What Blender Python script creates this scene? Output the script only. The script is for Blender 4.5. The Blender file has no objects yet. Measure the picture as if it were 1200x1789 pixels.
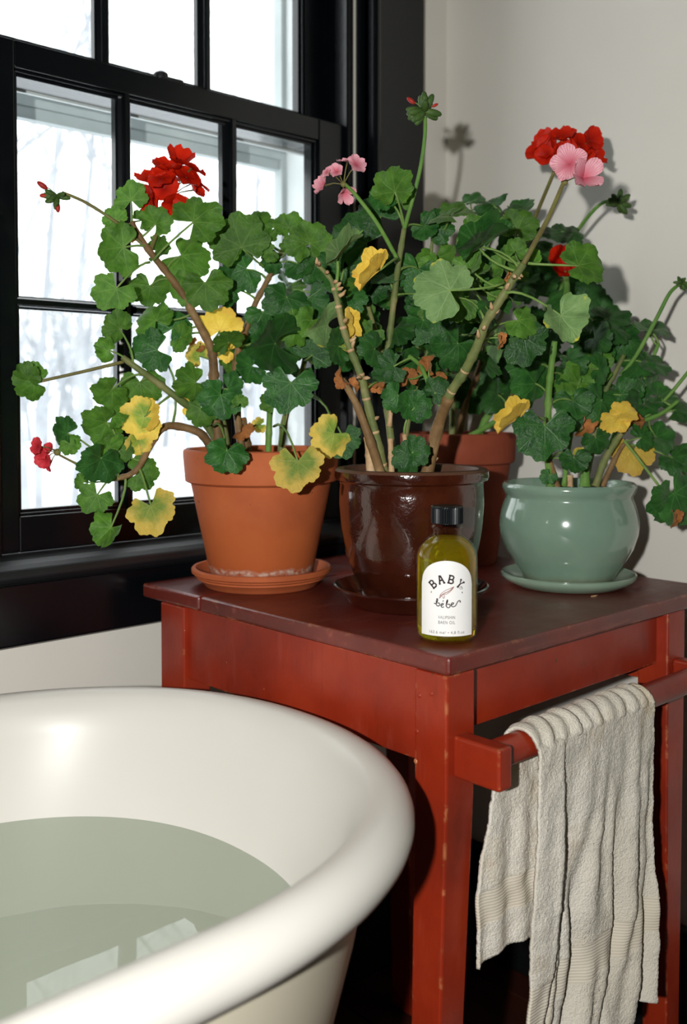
import bpy, math, random
from mathutils import Vector, Matrix, noise

# ------------------------------------------------------------------ camera, world, lights, exposure
SC = bpy.context.scene
COL = SC.collection
W_, H_ = 1200.0, 1789.0
FPX, CXP, CYP = 1746.3, 600.0, 765.77
YAW, PITCH = 0.753287, -0.03565
CAMZ = 0.85
CAM = Vector((0, 0, CAMZ))
FW = Vector((math.cos(PITCH)*math.sin(YAW), math.cos(PITCH)*math.cos(YAW), math.sin(PITCH)))
RT = Vector((math.cos(YAW), -math.sin(YAW), 0))
UP = RT.cross(FW)
cd = bpy.data.cameras.new('camera')
cd.sensor_fit = 'VERTICAL'; cd.sensor_height = 36.0
cd.lens = 36.0*FPX/H_
cd.shift_y = -(H_/2 - CYP)/H_
cd.clip_start = 0.02; cd.clip_end = 500
cd.dof.use_dof = True; cd.dof.focus_distance = 0.96; cd.dof.aperture_fstop = 5.6
camera = bpy.data.objects.new('camera', cd); COL.objects.link(camera)
camera.matrix_world = Matrix((
    (RT.x, UP.x, -FW.x, CAM.x), (RT.y, UP.y, -FW.y, CAM.y), (RT.z, UP.z, -FW.z, CAM.z), (0, 0, 0, 1)))
SC.camera = camera

world = bpy.data.worlds.new('overcast_sky'); SC.world = world; world.use_nodes = True
bg = world.node_tree.nodes['Background']
bg.inputs[0].default_value = (0.96, 0.98, 1.0, 1); bg.inputs[1].default_value = 3.4

def lamp(name, kind, loc, energy, color=(1, 1, 1), size=0.02):
    l = bpy.data.lights.new(name, kind); l.energy = energy; l.color = color
    if kind == 'POINT': l.shadow_soft_size = size
    o = bpy.data.objects.new(name, l); COL.objects.link(o); o.location = loc
    return o
# the flash beside the camera, held a little to its left, above and behind
flash = lamp('camera_flash', 'SPOT', CAM - RT*0.14 + UP*0.045 - FW*0.18, 56.0, (1.0, 0.99, 0.965))
flash.data.shadow_soft_size = 0.012; flash.data.spot_size = math.radians(88); flash.data.spot_blend = 0.35
flash.rotation_euler = (FW - UP*0.10 + RT*0.06).to_track_quat('-Z', 'Y').to_euler()

vs = SC.view_settings
vs.view_transform = 'Standard'; vs.look = 'None'; vs.gamma = 1.0; vs.use_curve_mapping = False
vs.exposure = 0.0

random.seed(7)
T = 0.64            # table top height
WX = 1.2066         # right wall plane
WY = 1.05           # window wall plane

def at(px, py, depth):
    return CAM + (RT*((px-CXP)/FPX) + UP*(-(py-CYP)/FPX) + FW)*depth
def atY(px, py, y):
    d = RT*((px-CXP)/FPX) + UP*(-(py-CYP)/FPX) + FW
    return CAM + d*(y/d.y)
def clampdepth(px, depth, my=0.985, mx=1.165):
    d = RT*((px-CXP)/FPX) + FW
    depth = min(depth, my/d.y)
    if d.x > 0: depth = min(depth, mx/d.x)
    return depth

# ------------------------------------------------------------------ materials
def srgb(r, g, b):
    f = lambda c: (c/255/12.92) if c/255 <= 0.04045 else ((c/255+0.055)/1.055)**2.4
    return (f(r), f(g), f(b), 1)
class NT:
    def __init__(s, name):
        s.m = bpy.data.materials.new(name); s.m.use_nodes = True
        s.t = s.m.node_tree; s.n = s.t.nodes; s.l = s.t.links
        s.b = s.n['Principled BSDF']; s.out = s.n['Material Output']
    def add(s, typ, **kw):
        n = s.n.new(typ)
        for k, v in kw.items(): setattr(n, k, v)
        return n
    def link(s, a, b): s.l.new(a, b)
    def coord(s, kind='Object'):
        return s.add('ShaderNodeTexCoord').outputs[kind]
    def noise(s, vec, scale, detail=4, rough=0.55):
        n = s.add('ShaderNodeTexNoise'); n.inputs['Scale'].default_value = scale
        n.inputs['Detail'].default_value = detail; n.inputs['Roughness'].default_value = rough
        if vec is not None: s.link(vec, n.inputs['Vector'])
        return n.outputs['Fac']
    def ramp(s, fac, stops):
        n = s.add('ShaderNodeValToRGB'); e = n.color_ramp.elements
        while len(e) < len(stops): e.new(0.5)
        for i, (p, c) in enumerate(stops): e[i].position = p; e[i].color = c if len(c) == 4 else (*c, 1)
        s.link(fac, n.inputs[0]); return n.outputs[0]
    def mix(s, fac, a, b, mode='MIX'):
        n = s.add('ShaderNodeMix', data_type='RGBA', blend_type=mode)
        for sock, v in ((n.inputs[0], fac), (n.inputs[6], a), (n.inputs[7], b)):
            if hasattr(v, 'is_linked') or hasattr(v, 'links'): s.link(v, sock)
            else: sock.default_value = v
        return n.outputs[2]
    def math(s, op, a, b=None, c=None):
        n = s.add('ShaderNodeMath', operation=op)
        for i, v in enumerate((a, b, c)):
            if v is None: continue
            if hasattr(v, 'links'): s.link(v, n.inputs[i])
            else: n.inputs[i].default_value = v
        return n.outputs[0]
    def bump(s, h, strength=0.2, dist=0.002):
        n = s.add('ShaderNodeBump'); n.inputs['Strength'].default_value = strength
        n.inputs['Distance'].default_value = dist; s.link(h, n.inputs['Height'])
        s.link(n.outputs[0], s.b.inputs['Normal']); return n.outputs[0]
    def set(s, color=None, rough=None, spec=None, coat=None, coatr=None):
        for k, v in (('Base Color', color), ('Roughness', rough), ('Specular IOR Level', spec), ('Coat Weight', coat), ('Coat Roughness', coatr)):
            if v is None: continue
            if hasattr(v, 'links'): s.link(v, s.b.inputs[k])
            else: s.b.inputs[k].default_value = v
        return s
BLK = (0, 0, 0, 1); WHT = (1, 1, 1, 1)
def schlick(n, f0):
    """two-sided Fresnel for thin sheets: f0 + (1-f0)*(1-cos)^5"""
    lw = n.add('ShaderNodeLayerWeight'); lw.inputs['Blend'].default_value = 0.5
    return n.math('ADD', n.math('MULTIPLY', n.math('POWER', lw.outputs['Facing'], 5), 1-f0), f0)

def plaster(name, c):
    n = NT(name); v = n.coord()
    f = n.noise(v, 3.0, 3); c2 = tuple(x*0.93 for x in c[:3])+(1,)
    n.set(n.ramp(f, [(0.3, c2), (0.7, c)]), 0.75, 0.2)
    n.bump(n.noise(v, 140, 4, 0.7), 0.12, 0.002); return n.m
def mottled(name, c1, c2, scale=8, rough=0.6, spec=0.4, bump=0.1, bscale=60, coat=0, bdist=0.001):
    n = NT(name); v = n.coord()
    n.set(n.ramp(n.noise(v, scale), [(0.3, c1), (0.7, c2)]), rough, spec, coat, 0.06)
    if bump: n.bump(n.noise(v, bscale, 5), bump, bdist)
    return n.m
M = {}
M['wall'] = plaster('wall_plaster', srgb(226, 222, 212))
M['panel'] = plaster('bounce_cut_dark_paint', srgb(54, 51, 46))  # for the unseen walls, made dark to cut bounced fill light
M['ceiling'] = plaster('ceiling_plaster', srgb(215, 212, 205))
M['black'] = mottled('black_window_paint', srgb(5, 8, 11), srgb(8, 12, 16), 20, 0.24, 0.5, 0.12, 90)
M['stool'] = mottled('satin_black_sill_paint', srgb(7, 11, 15), srgb(12, 17, 22), 20, 0.46, 0.9, 0.1, 90)
M['baseblack'] = mottled('black_baseboard_paint', srgb(10, 12, 13), srgb(16, 18, 19), 14, 0.5, 0.4, 0.1)
M['extwhite'] = mottled('weathered_white_paint', srgb(222, 226, 226), srgb(205, 210, 211), 10, 0.6, 0.3, 0.1)
M['extgrey'] = mottled('grey_metal_storm_frame', srgb(190, 198, 198), srgb(172, 181, 182), 12, 0.5, 0.4, 0.05)
M['snow'] = mottled('snow', srgb(240, 243, 246), srgb(228, 233, 238), 1.5, 0.9, 0.1, 0.3, 6, 0, 0.05)
M['bark'] = mottled('hazy_pale_bark', srgb(142, 145, 150), srgb(170, 173, 177), 3, 0.95, 0.1, 0.3, 12, 0, 0.02)  # haze over the outdoor trees is put into this pale bark colour
M['floor'] = mottled('dark_floorboards', srgb(46, 20, 12), srgb(66, 30, 18), 9, 0.45, 0.4, 0.15, 40)
M['brass'] = mottled('dark_lock_metal', srgb(24, 26, 26), srgb(36, 36, 34), 30, 0.4, 0.5, 0.05)

def glass_thin(name, tint=(1, 1, 1, 1)):
    n = NT(name); tr = n.add('ShaderNodeBsdfTransparent'); tr.inputs[0].default_value = tint
    gl = n.add('ShaderNodeBsdfGlossy'); gl.inputs['Roughness'].default_value = 0.015
    mx = n.add('ShaderNodeMixShader'); n.link(schlick(n, 0.04), mx.inputs[0]); n.link(tr.outputs[0], mx.inputs[1]); n.link(gl.outputs[0], mx.inputs[2])
    n.link(mx.outputs[0], n.out.inputs[0]); return n.m
M['pane'] = glass_thin('window_glass', (0.97, 0.985, 0.98, 1))
M['bottleglass'] = glass_thin('clear_bottle_glass', (0.985, 0.985, 0.97, 1))

def red_paint(name, top=False):
    n = NT(name); v = n.coord()
    if top: stops = [(0.25, srgb(72, 22, 16)), (0.5, srgb(98, 30, 20)), (0.8, srgb(118, 40, 28))]
    else: stops = [(0.25, srgb(112, 30, 13)), (0.55, srgb(144, 41, 17)), (0.8, srgb(162, 54, 24))]
    base = n.ramp(n.noise(v, 9, 5), stops)
    mp = n.add('ShaderNodeMapping'); mp.inputs['Scale'].default_value = (9, 95, 95) if top else (30, 60, 12); n.link(v, mp.inputs[0])
    st = n.noise(mp.outputs[0], 1.0, 4, 0.6)
    c = n.mix(n.math('MULTIPLY', n.ramp(st, [(0.58, BLK), (0.75, WHT)]), 0.30 if top else 0.14), base, srgb(176, 96, 78))
    c = n.mix(n.math('MULTIPLY', n.ramp(st, [(0.25, WHT), (0.40, BLK)]), 0.35), c, srgb(60, 18, 12))
    # chips down to olive undercoat and pale wood
    c = n.mix(n.ramp(n.noise(v, 52, 6, 0.62), [(0.725, BLK), (0.735, WHT)]), c, srgb(70, 52, 28))
    c = n.mix(n.ramp(n.noise(v, 130, 4, 0.6), [(0.745, BLK), (0.755, WHT)]), c, srgb(206, 160, 118))
    # rubbed edges
    bv = n.add('ShaderNodeBevel'); bv.samples = 4; bv.inputs[0].default_value = 0.0035
    geo = n.add('ShaderNodeNewGeometry'); dt = n.add('ShaderNodeVectorMath', operation='DOT_PRODUCT')
    n.link(bv.outputs[0], dt.inputs[0]); n.link(geo.outputs['Normal'], dt.inputs[1])
    edge = n.ramp(dt.outputs['Value'], [(0.90, WHT), (0.985, BLK)])
    wear = n.math('MULTIPLY', edge, n.ramp(n.noise(v, 60, 6, 0.7), [(0.54, BLK), (0.60, WHT)]))
    c = n.mix(wear, c, n.ramp(n.noise(v, 30, 3), [(0.42, srgb(92, 70, 34)), (0.6, srgb(206, 140, 92))]))
    n.set(c, n.ramp(n.noise(v, 25, 4), [(0.3, (0.30,)*3), (0.7, (0.46,)*3)]), 0.8 if top else 0.5)
    n.bump(n.math('ADD', st, n.math('MULTIPLY', n.noise(v, 160, 4), 0.4)), 0.22, 0.002)
    return n.m
M['red'] = red_paint('worn_red_paint'); M['redtop'] = red_paint('scuffed_red_top_paint', True)

def enamel():
    n = NT('cream_enamel'); v = n.coord()
    c = n.ramp(n.noise(v, 2.5, 3), [(0.3, srgb(212, 209, 200)), (0.7, srgb(220, 217, 209))])
    n.set(c, 0.36, 0.3, 0.08, 0.15); n.bump(n.noise(v, 18, 2), 0.03, 0.003); return n.m
M['enamel'] = enamel()
def iron():
    n = NT('tub_outside_paint'); v = n.coord()
    sp = n.ramp(n.noise(v, 60, 5, 0.7), [(0.72, BLK), (0.76, WHT)])
    n.set(n.mix(sp, srgb(206, 198, 176), srgb(120, 100, 76)), 0.4, 0.4); return n.m
M['iron'] = iron()
def water():
    n = NT('bath_water'); tr = n.add('ShaderNodeBsdfTransparent'); tr.inputs[0].default_value = (0.74, 0.79, 0.735, 1)
    gl = n.add('ShaderNodeBsdfGlossy'); gl.inputs['Roughness'].default_value = 0.004
    b = n.add('ShaderNodeBump'); b.inputs['Strength'].default_value = 0.06; b.inputs['Distance'].default_value = 0.004
    n.link(n.noise(n.coord(), 9, 2), b.inputs['Height']); n.link(b.outputs[0], gl.inputs['Normal'])
    mx = n.add('ShaderNodeMixShader'); n.link(schlick(n, 0.042), mx.inputs[0]); n.link(tr.outputs[0], mx.inputs[1]); n.link(gl.outputs[0], mx.inputs[2])
    n.link(mx.outputs[0], n.out.inputs[0]); return n.m
M['water'] = water()

def terracotta(name, salt=True):
    n = NT(name); v = n.coord()
    c = n.ramp(n.noise(v, 14, 5), [(0.25, srgb(156, 78, 44)), (0.55, srgb(178, 92, 52)), (0.8, srgb(190, 106, 62))])
    sp = n.ramp(n.noise(v, 95, 3), [(0.72, BLK), (0.78, WHT)]); c = n.mix(sp, c, srgb(112, 52, 30))
    sx = n.add('ShaderNodeSeparateXYZ'); n.link(v, sx.inputs[0]); z = sx.outputs['Z']
    tone = n.ramp(n.math('ADD', z, n.math('MULTIPLY', n.noise(v, 18, 4), 0.05)), [(0.085, WHT), (0.115, BLK)])
    c = n.mix(n.math('MULTIPLY', tone, 0.5), c, srgb(186, 96, 44)) if salt else c
    if salt:
        z2 = n.math('ADD', z, n.math('MULTIPLY', n.noise(v, 40, 5), 0.016))
        band = n.ramp(z2, [(0.0265, BLK), (0.029, WHT), (0.0315, WHT), (0.0345, BLK)])
        band = n.math('MULTIPLY', band, n.ramp(n.noise(v, 170, 4), [(0.35, BLK), (0.6, WHT)]))
        damp = n.ramp(z2, [(0.028, WHT), (0.036, BLK)])
        c = n.mix(n.math('MULTIPLY', damp, 0.45), c, srgb(140, 72, 54))
        c = n.mix(n.math('MULTIPLY', band, 0.75), c, srgb(214, 196, 180))
    n.set(c, 0.72, 0.25); n.bump(n.noise(v, 220, 4), 0.12, 0.001); return n.m
M['terracotta'] = terracotta('terracotta')
M['saucer_terracotta'] = terracotta('saucer_terracotta', False)
def old_terracotta():
    n = NT('old_dark_terracotta'); v = n.coord()
    n.set(n.ramp(n.noise(v, 12, 5), [(0.25, srgb(112, 52, 34)), (0.6, srgb(138, 66, 44)), (0.85, srgb(160, 96, 74))]), 0.8, 0.2)
    n.bump(n.noise(v, 160, 4), 0.15, 0.001); return n.m
M['oldterra'] = old_terracotta()
def brown_glaze():
    n = NT('brown_salt_glaze'); v = n.coord()
    c = n.ramp(n.noise(v, 16, 6, 0.6), [(0.3, srgb(40, 14, 7)), (0.55, srgb(58, 23, 12)), (0.8, srgb(80, 38, 20))])
    n.set(c, 0.14, 0.6, 0.7, 0.05); n.bump(n.noise(v, 42, 4, 0.65), 0.42, 0.003); return n.m
M['brown'] = brown_glaze()
M['brownrim'] = mottled('unglazed_brown_rim', srgb(92, 62, 44), srgb(74, 44, 28), 40, 0.55, 0.4, 0.2, 120)
def celadon():
    n = NT('celadon_glaze'); v = n.coord()
    c = n.ramp(n.noise(v, 10, 5), [(0.3, srgb(112, 138, 120)), (0.7, srgb(134, 158, 138))])
    sp = n.ramp(n.noise(v, 130, 3), [(0.73, BLK), (0.80, WHT)]); c = n.mix(n.math('MULTIPLY', sp, 0.35), c, srgb(76, 92, 78))
    sx = n.add('ShaderNodeSeparateXYZ'); n.link(v, sx.inputs[0])
    z2 = n.math('ADD', sx.outputs['Z'], n.math('MULTIPLY', n.noise(v, 50, 4), 0.008))
    st = n.ramp(z2, [(0.015, WHT), (0.021, BLK)])
    c = n.mix(n.math('MULTIPLY', st, 0.55), c, srgb(104, 84, 48))
    n.set(c, 0.14, 0.5, 0.4, 0.05); n.bump(n.noise(v, 30, 2), 0.06, 0.002); return n.m
M['celadon'] = celadon()
M['celadonsaucer'] = mottled('celadon_saucer_glaze', srgb(122, 146, 126), srgb(138, 158, 138), 12, 0.2, 0.5, 0.05, 40, 0.3)
M['soil'] = mottled('potting_soil', srgb(32, 20, 14), srgb(58, 40, 28), 60, 0.95, 0.1, 0.8, 120, 0, 0.004)

def leafmat(name, dark, light, vein, trans=0.28, edge=None, edgepos=(0.55, 0.95), rough=0.5, patch=None):
    n = NT(name); v = n.coord()
    oi = n.add('ShaderNodeObjectInfo')
    sh = n.add('ShaderNodeVectorMath', operation='ADD'); n.link(v, sh.inputs[0])
    cmb = n.add('ShaderNodeCombineXYZ'); n.link(n.math('MULTIPLY', oi.outputs['Random'], 40), cmb.inputs[0]); n.link(cmb.outputs[0], sh.inputs[1])
    nz = n.noise(sh.outputs[0], 2.2, 4)
    c = n.ramp(nz, [(0.3, dark), (0.7, light)])
    sx = n.add('ShaderNodeSeparateXYZ'); n.link(v, sx.inputs[0])
    r = n.math('SQRT', n.math('ADD', n.math('POWER', sx.outputs[0], 2), n.math('POWER', sx.outputs[1], 2)))
    if edge is not None:
        rr = n.math('ADD', r, n.math('MULTIPLY', n.math('SUBTRACT', n.noise(sh.outputs[0], 1.6, 3), 0.5), 1.1))
        c = n.mix(n.ramp(rr, [(edgepos[0], BLK), (edgepos[1], WHT)]), c, edge)
    ang = n.math('ARCTAN2', sx.outputs[0], sx.outputs[1])
    wob = n.math('MULTIPLY', n.math('SUBTRACT', n.noise(sh.outputs[0], 4.0, 2), 0.5), 0.28)
    aw = n.math('MULTIPLY', n.math('ADD', ang, n.math('MULTIPLY', wob, r)), 7/5.6)
    k = n.math('PINGPONG', aw, 0.5)      # 0 on each main vein
    dist = n.math('MULTIPLY', n.math('MULTIPLY', k, 5.6/7), r)
    vn = n.ramp(n.math('ADD', dist, n.math('MULTIPLY', r, 0.012)), [(0.006, WHT), (0.03, BLK)])
    # forked side veins in the outer half
    k2 = n.math('ABSOLUTE', n.math('SUBTRACT', n.math('MULTIPLY', k, 5.6/7), n.math('MULTIPLY', n.math('SUBTRACT', r, 0.45), 0.42)))
    vn2 = n.math('MULTIPLY', n.ramp(k2, [(0.006, WHT), (0.03, BLK)]), n.ramp(r, [(0.45, BLK), (0.55, (0.55,)*3)]))
    vn = n.math('MAXIMUM', vn, vn2)
    c = n.mix(n.math('MULTIPLY', vn, 0.34), c, vein)
    val = n.add('ShaderNodeHueSaturation'); n.link(c, val.inputs['Color'])
    n.link(n.math('ADD', n.math('MULTIPLY', oi.outputs['Random'], 0.5), 0.72), val.inputs['Value'])
    c = val.outputs[0]
    n.set(c, rough, 0.27)
    n.b.inputs['Sheen Weight'].default_value = 0.12; n.b.inputs['Sheen Roughness'].default_value = 0.4; n.b.inputs['Sheen Tint'].default_value = (0.75, 0.9, 0.6, 1)
    h = n.math('SUBTRACT', n.noise(v, 9, 4), n.math('MULTIPLY', vn, 0.6))
    nb = n.bump(h, 0.18, 0.06)
    tl = n.add('ShaderNodeBsdfTranslucent'); n.link(n.mix(0.35, c, (1, 1, 0.25, 1), 'MULTIPLY'), tl.inputs[0])
    mx = n.add('ShaderNodeMixShader'); mx.inputs[0].default_value = trans
    n.link(n.b.outputs[0], mx.inputs[1]); n.link(tl.outputs[0], mx.inputs[2]); n.link(mx.outputs[0], n.out.inputs[0])
    return n.m
LM = {
 'g': leafmat('leaf_green', srgb(58, 100, 30), srgb(92, 138, 48), srgb(132, 166, 88)),
 'd': leafmat('leaf_dark_green', srgb(28, 72, 28), srgb(54, 104, 42), srgb(92, 138, 74), 0.18, rough=0.42),
 'p': leafmat('leaf_pale_underside', srgb(98, 132, 78), srgb(122, 152, 94), srgb(158, 180, 126), 0.25, edge=srgb(176, 176, 64), edgepos=(0.95, 1.25), rough=0.6),
 'y': leafmat('leaf_yellow', srgb(220, 184, 66), srgb(238, 206, 92), srgb(200, 152, 56), 0.3, edge=srgb(228, 182, 78), edgepos=(0.7, 1.1)),
 'v': leafmat('leaf_yellowing', srgb(112, 148, 54), srgb(156, 172, 68), srgb(188, 188, 102), 0.3, edge=srgb(236, 204, 94), edgepos=(0.35, 0.75)),
 'b': leafmat('leaf_dry_brown', srgb(150, 92, 48), srgb(188, 122, 66), srgb(120, 70, 36), 0.2, rough=0.75),
}
def petalmat(name, a, b, vein, trans=0.3):
    n = NT(name); v = n.coord()
    sx = n.add('ShaderNodeSeparateXYZ'); n.link(v, sx.inputs[0])
    r = n.math('SQRT', n.math('ADD', n.math('POWER', sx.outputs[0], 2), n.math('POWER', sx.outputs[1], 2)))
    c = n.ramp(r, [(0.1, a), (0.7, b)])
    ang = n.math('ARCTAN2', sx.outputs[0], sx.outputs[1])
    w = n.math('PINGPONG', n.math('ADD', n.math('MULTIPLY', ang, 6.0), n.math('MULTIPLY', n.noise(v, 5, 3), 1.6)), 0.5)
    c = n.mix(n.math('MULTIPLY', n.ramp(w, [(0.05, WHT), (0.22, BLK)]), 0.6), c, vein)
    n.set(c, 0.55, 0.2)
    tl = n.add('ShaderNodeBsdfTranslucent'); n.link(c, tl.inputs[0])
    mx = n.add('ShaderNodeMixShader'); mx.inputs[0].default_value = trans
    n.link(n.b.outputs[0], mx.inputs[1]); n.link(tl.outputs[0], mx.inputs[2]); n.link(mx.outputs[0], n.out.inputs[0])
    return n.m
PM = {'red': petalmat('petal_red', srgb(160, 18, 6), srgb(214, 40, 12), srgb(176, 22, 8)),
      'pink': petalmat('petal_pink', srgb(205, 92, 112), srgb(240, 178, 188), srgb(196, 92, 114)),
      'coral': petalmat('petal_coral', srgb(190, 40, 50), srgb(226, 70, 78), srgb(150, 24, 36))}
def stemmat(name, c1, c2, c3, sc=30):
    n = NT(name); v = n.coord()
    n.set(n.ramp(n.noise(v, sc, 5, 0.65), [(0.28, c1), (0.55, c2), (0.8, c3)]), 0.6, 0.3)
    n.bump(n.noise(v, 300, 4), 0.4, 0.001); return n.m
SM = {'woody': stemmat('woody_stem', srgb(86, 62, 36), srgb(126, 98, 62), srgb(166, 138, 98)),
      'semi': stemmat('greenish_stem', srgb(70, 92, 44), srgb(112, 118, 68), srgb(150, 136, 94)),
      'green': stemmat('green_stem', srgb(70, 112, 44), srgb(96, 136, 58), srgb(126, 154, 80)),
      'bract': stemmat('bud_bracts', srgb(44, 70, 28), srgb(66, 94, 40), srgb(96, 112, 56), 80),
      'stalk': stemmat('leaf_stalk', srgb(92, 122, 56), srgb(112, 142, 70), srgb(134, 150, 86), 60),
      'reddish': stemmat('reddish_stalk', srgb(96, 84, 48), srgb(112, 108, 58), srgb(124, 124, 70), 60),
      'dry': stemmat('dry_stub', srgb(150, 116, 80), srgb(190, 158, 118), srgb(214, 190, 156), 60)}
def towelmat():
    n = NT('cream_terry'); v = n.coord()
    st = n.ramp(n.noise(v, 16, 4, 0.6), [(0.55, BLK), (0.78, WHT)])
    c = n.mix(n.math('MULTIPLY', st, 0.55), n.ramp(n.noise(v, 5, 3), [(0.3, srgb(214, 206, 188)), (0.7, srgb(228, 223, 211))]), srgb(190, 160, 112))
    n.set(c, 0.95, 0.1)
    n.bump(n.noise(v, 520, 3, 0.7), 0.75, 0.003); return n.m
M['towel'] = towelmat()
def bandmat():
    n = NT('cream_woven_band'); v = n.coord()
    w = n.add('ShaderNodeTexWave', wave_type='BANDS', bands_direction='Z'); w.inputs['Scale'].default_value = 120
    w.inputs['Distortion'].default_value = 0.6; n.link(v, w.inputs[0])
    n.set(n.ramp(n.noise(v, 8, 3), [(0.3, srgb(200, 190, 170)), (0.7, srgb(216, 208, 192))]), 0.85, 0.15)
    n.bump(w.outputs['Fac'], 0.35, 0.001); return n.m
M['band'] = bandmat()
def oil():
    n = NT('golden_oil')
    n.b.inputs['Base Color'].default_value = (0.88, 0.74, 0.03, 1); n.b.inputs['Transmission Weight'].default_value = 1.0
    n.b.inputs['Roughness'].default_value = 0.0; n.b.inputs['IOR'].default_value = 1.42
    tl = n.add('ShaderNodeBsdfTranslucent'); tl.inputs[0].default_value = (0.75, 0.60, 0.02, 1)
    df = n.add('ShaderNodeBsdfDiffuse'); df.inputs[0].default_value = (0.5, 0.40, 0.015, 1)
    m1 = n.add('ShaderNodeMixShader'); m1.inputs[0].default_value = 0.5; n.link(tl.outputs[0], m1.inputs[1]); n.link(df.outputs[0], m1.inputs[2])
    m2 = n.add('ShaderNodeMixShader'); m2.inputs[0].default_value = 0.24; n.link(n.b.outputs[0], m2.inputs[1]); n.link(m1.outputs[0], m2.inputs[2])
    n.link(m2.outputs[0], n.out.inputs[0]); return n.m
M['oil'] = oil()
M['cap'] = mottled('black_plastic', srgb(14, 17, 20), srgb(18, 22, 25), 20, 0.3, 0.5, 0)
M['paper'] = mottled('white_label_paper', srgb(232, 231, 228), srgb(238, 237, 234), 10, 0.6, 0.3, 0)
M['ink'] = mottled('dark_ink', srgb(44, 28, 32), srgb(52, 34, 38), 10, 0.7, 0.2, 0)
M['greyink'] = mottled('grey_ink', srgb(78, 70, 74), srgb(88, 80, 84), 10, 0.7, 0.2, 0)
M['pinkink'] = mottled('brown_pink_ink', srgb(140, 96, 92), srgb(160, 116, 108), 10, 0.7, 0.2, 0)

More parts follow.
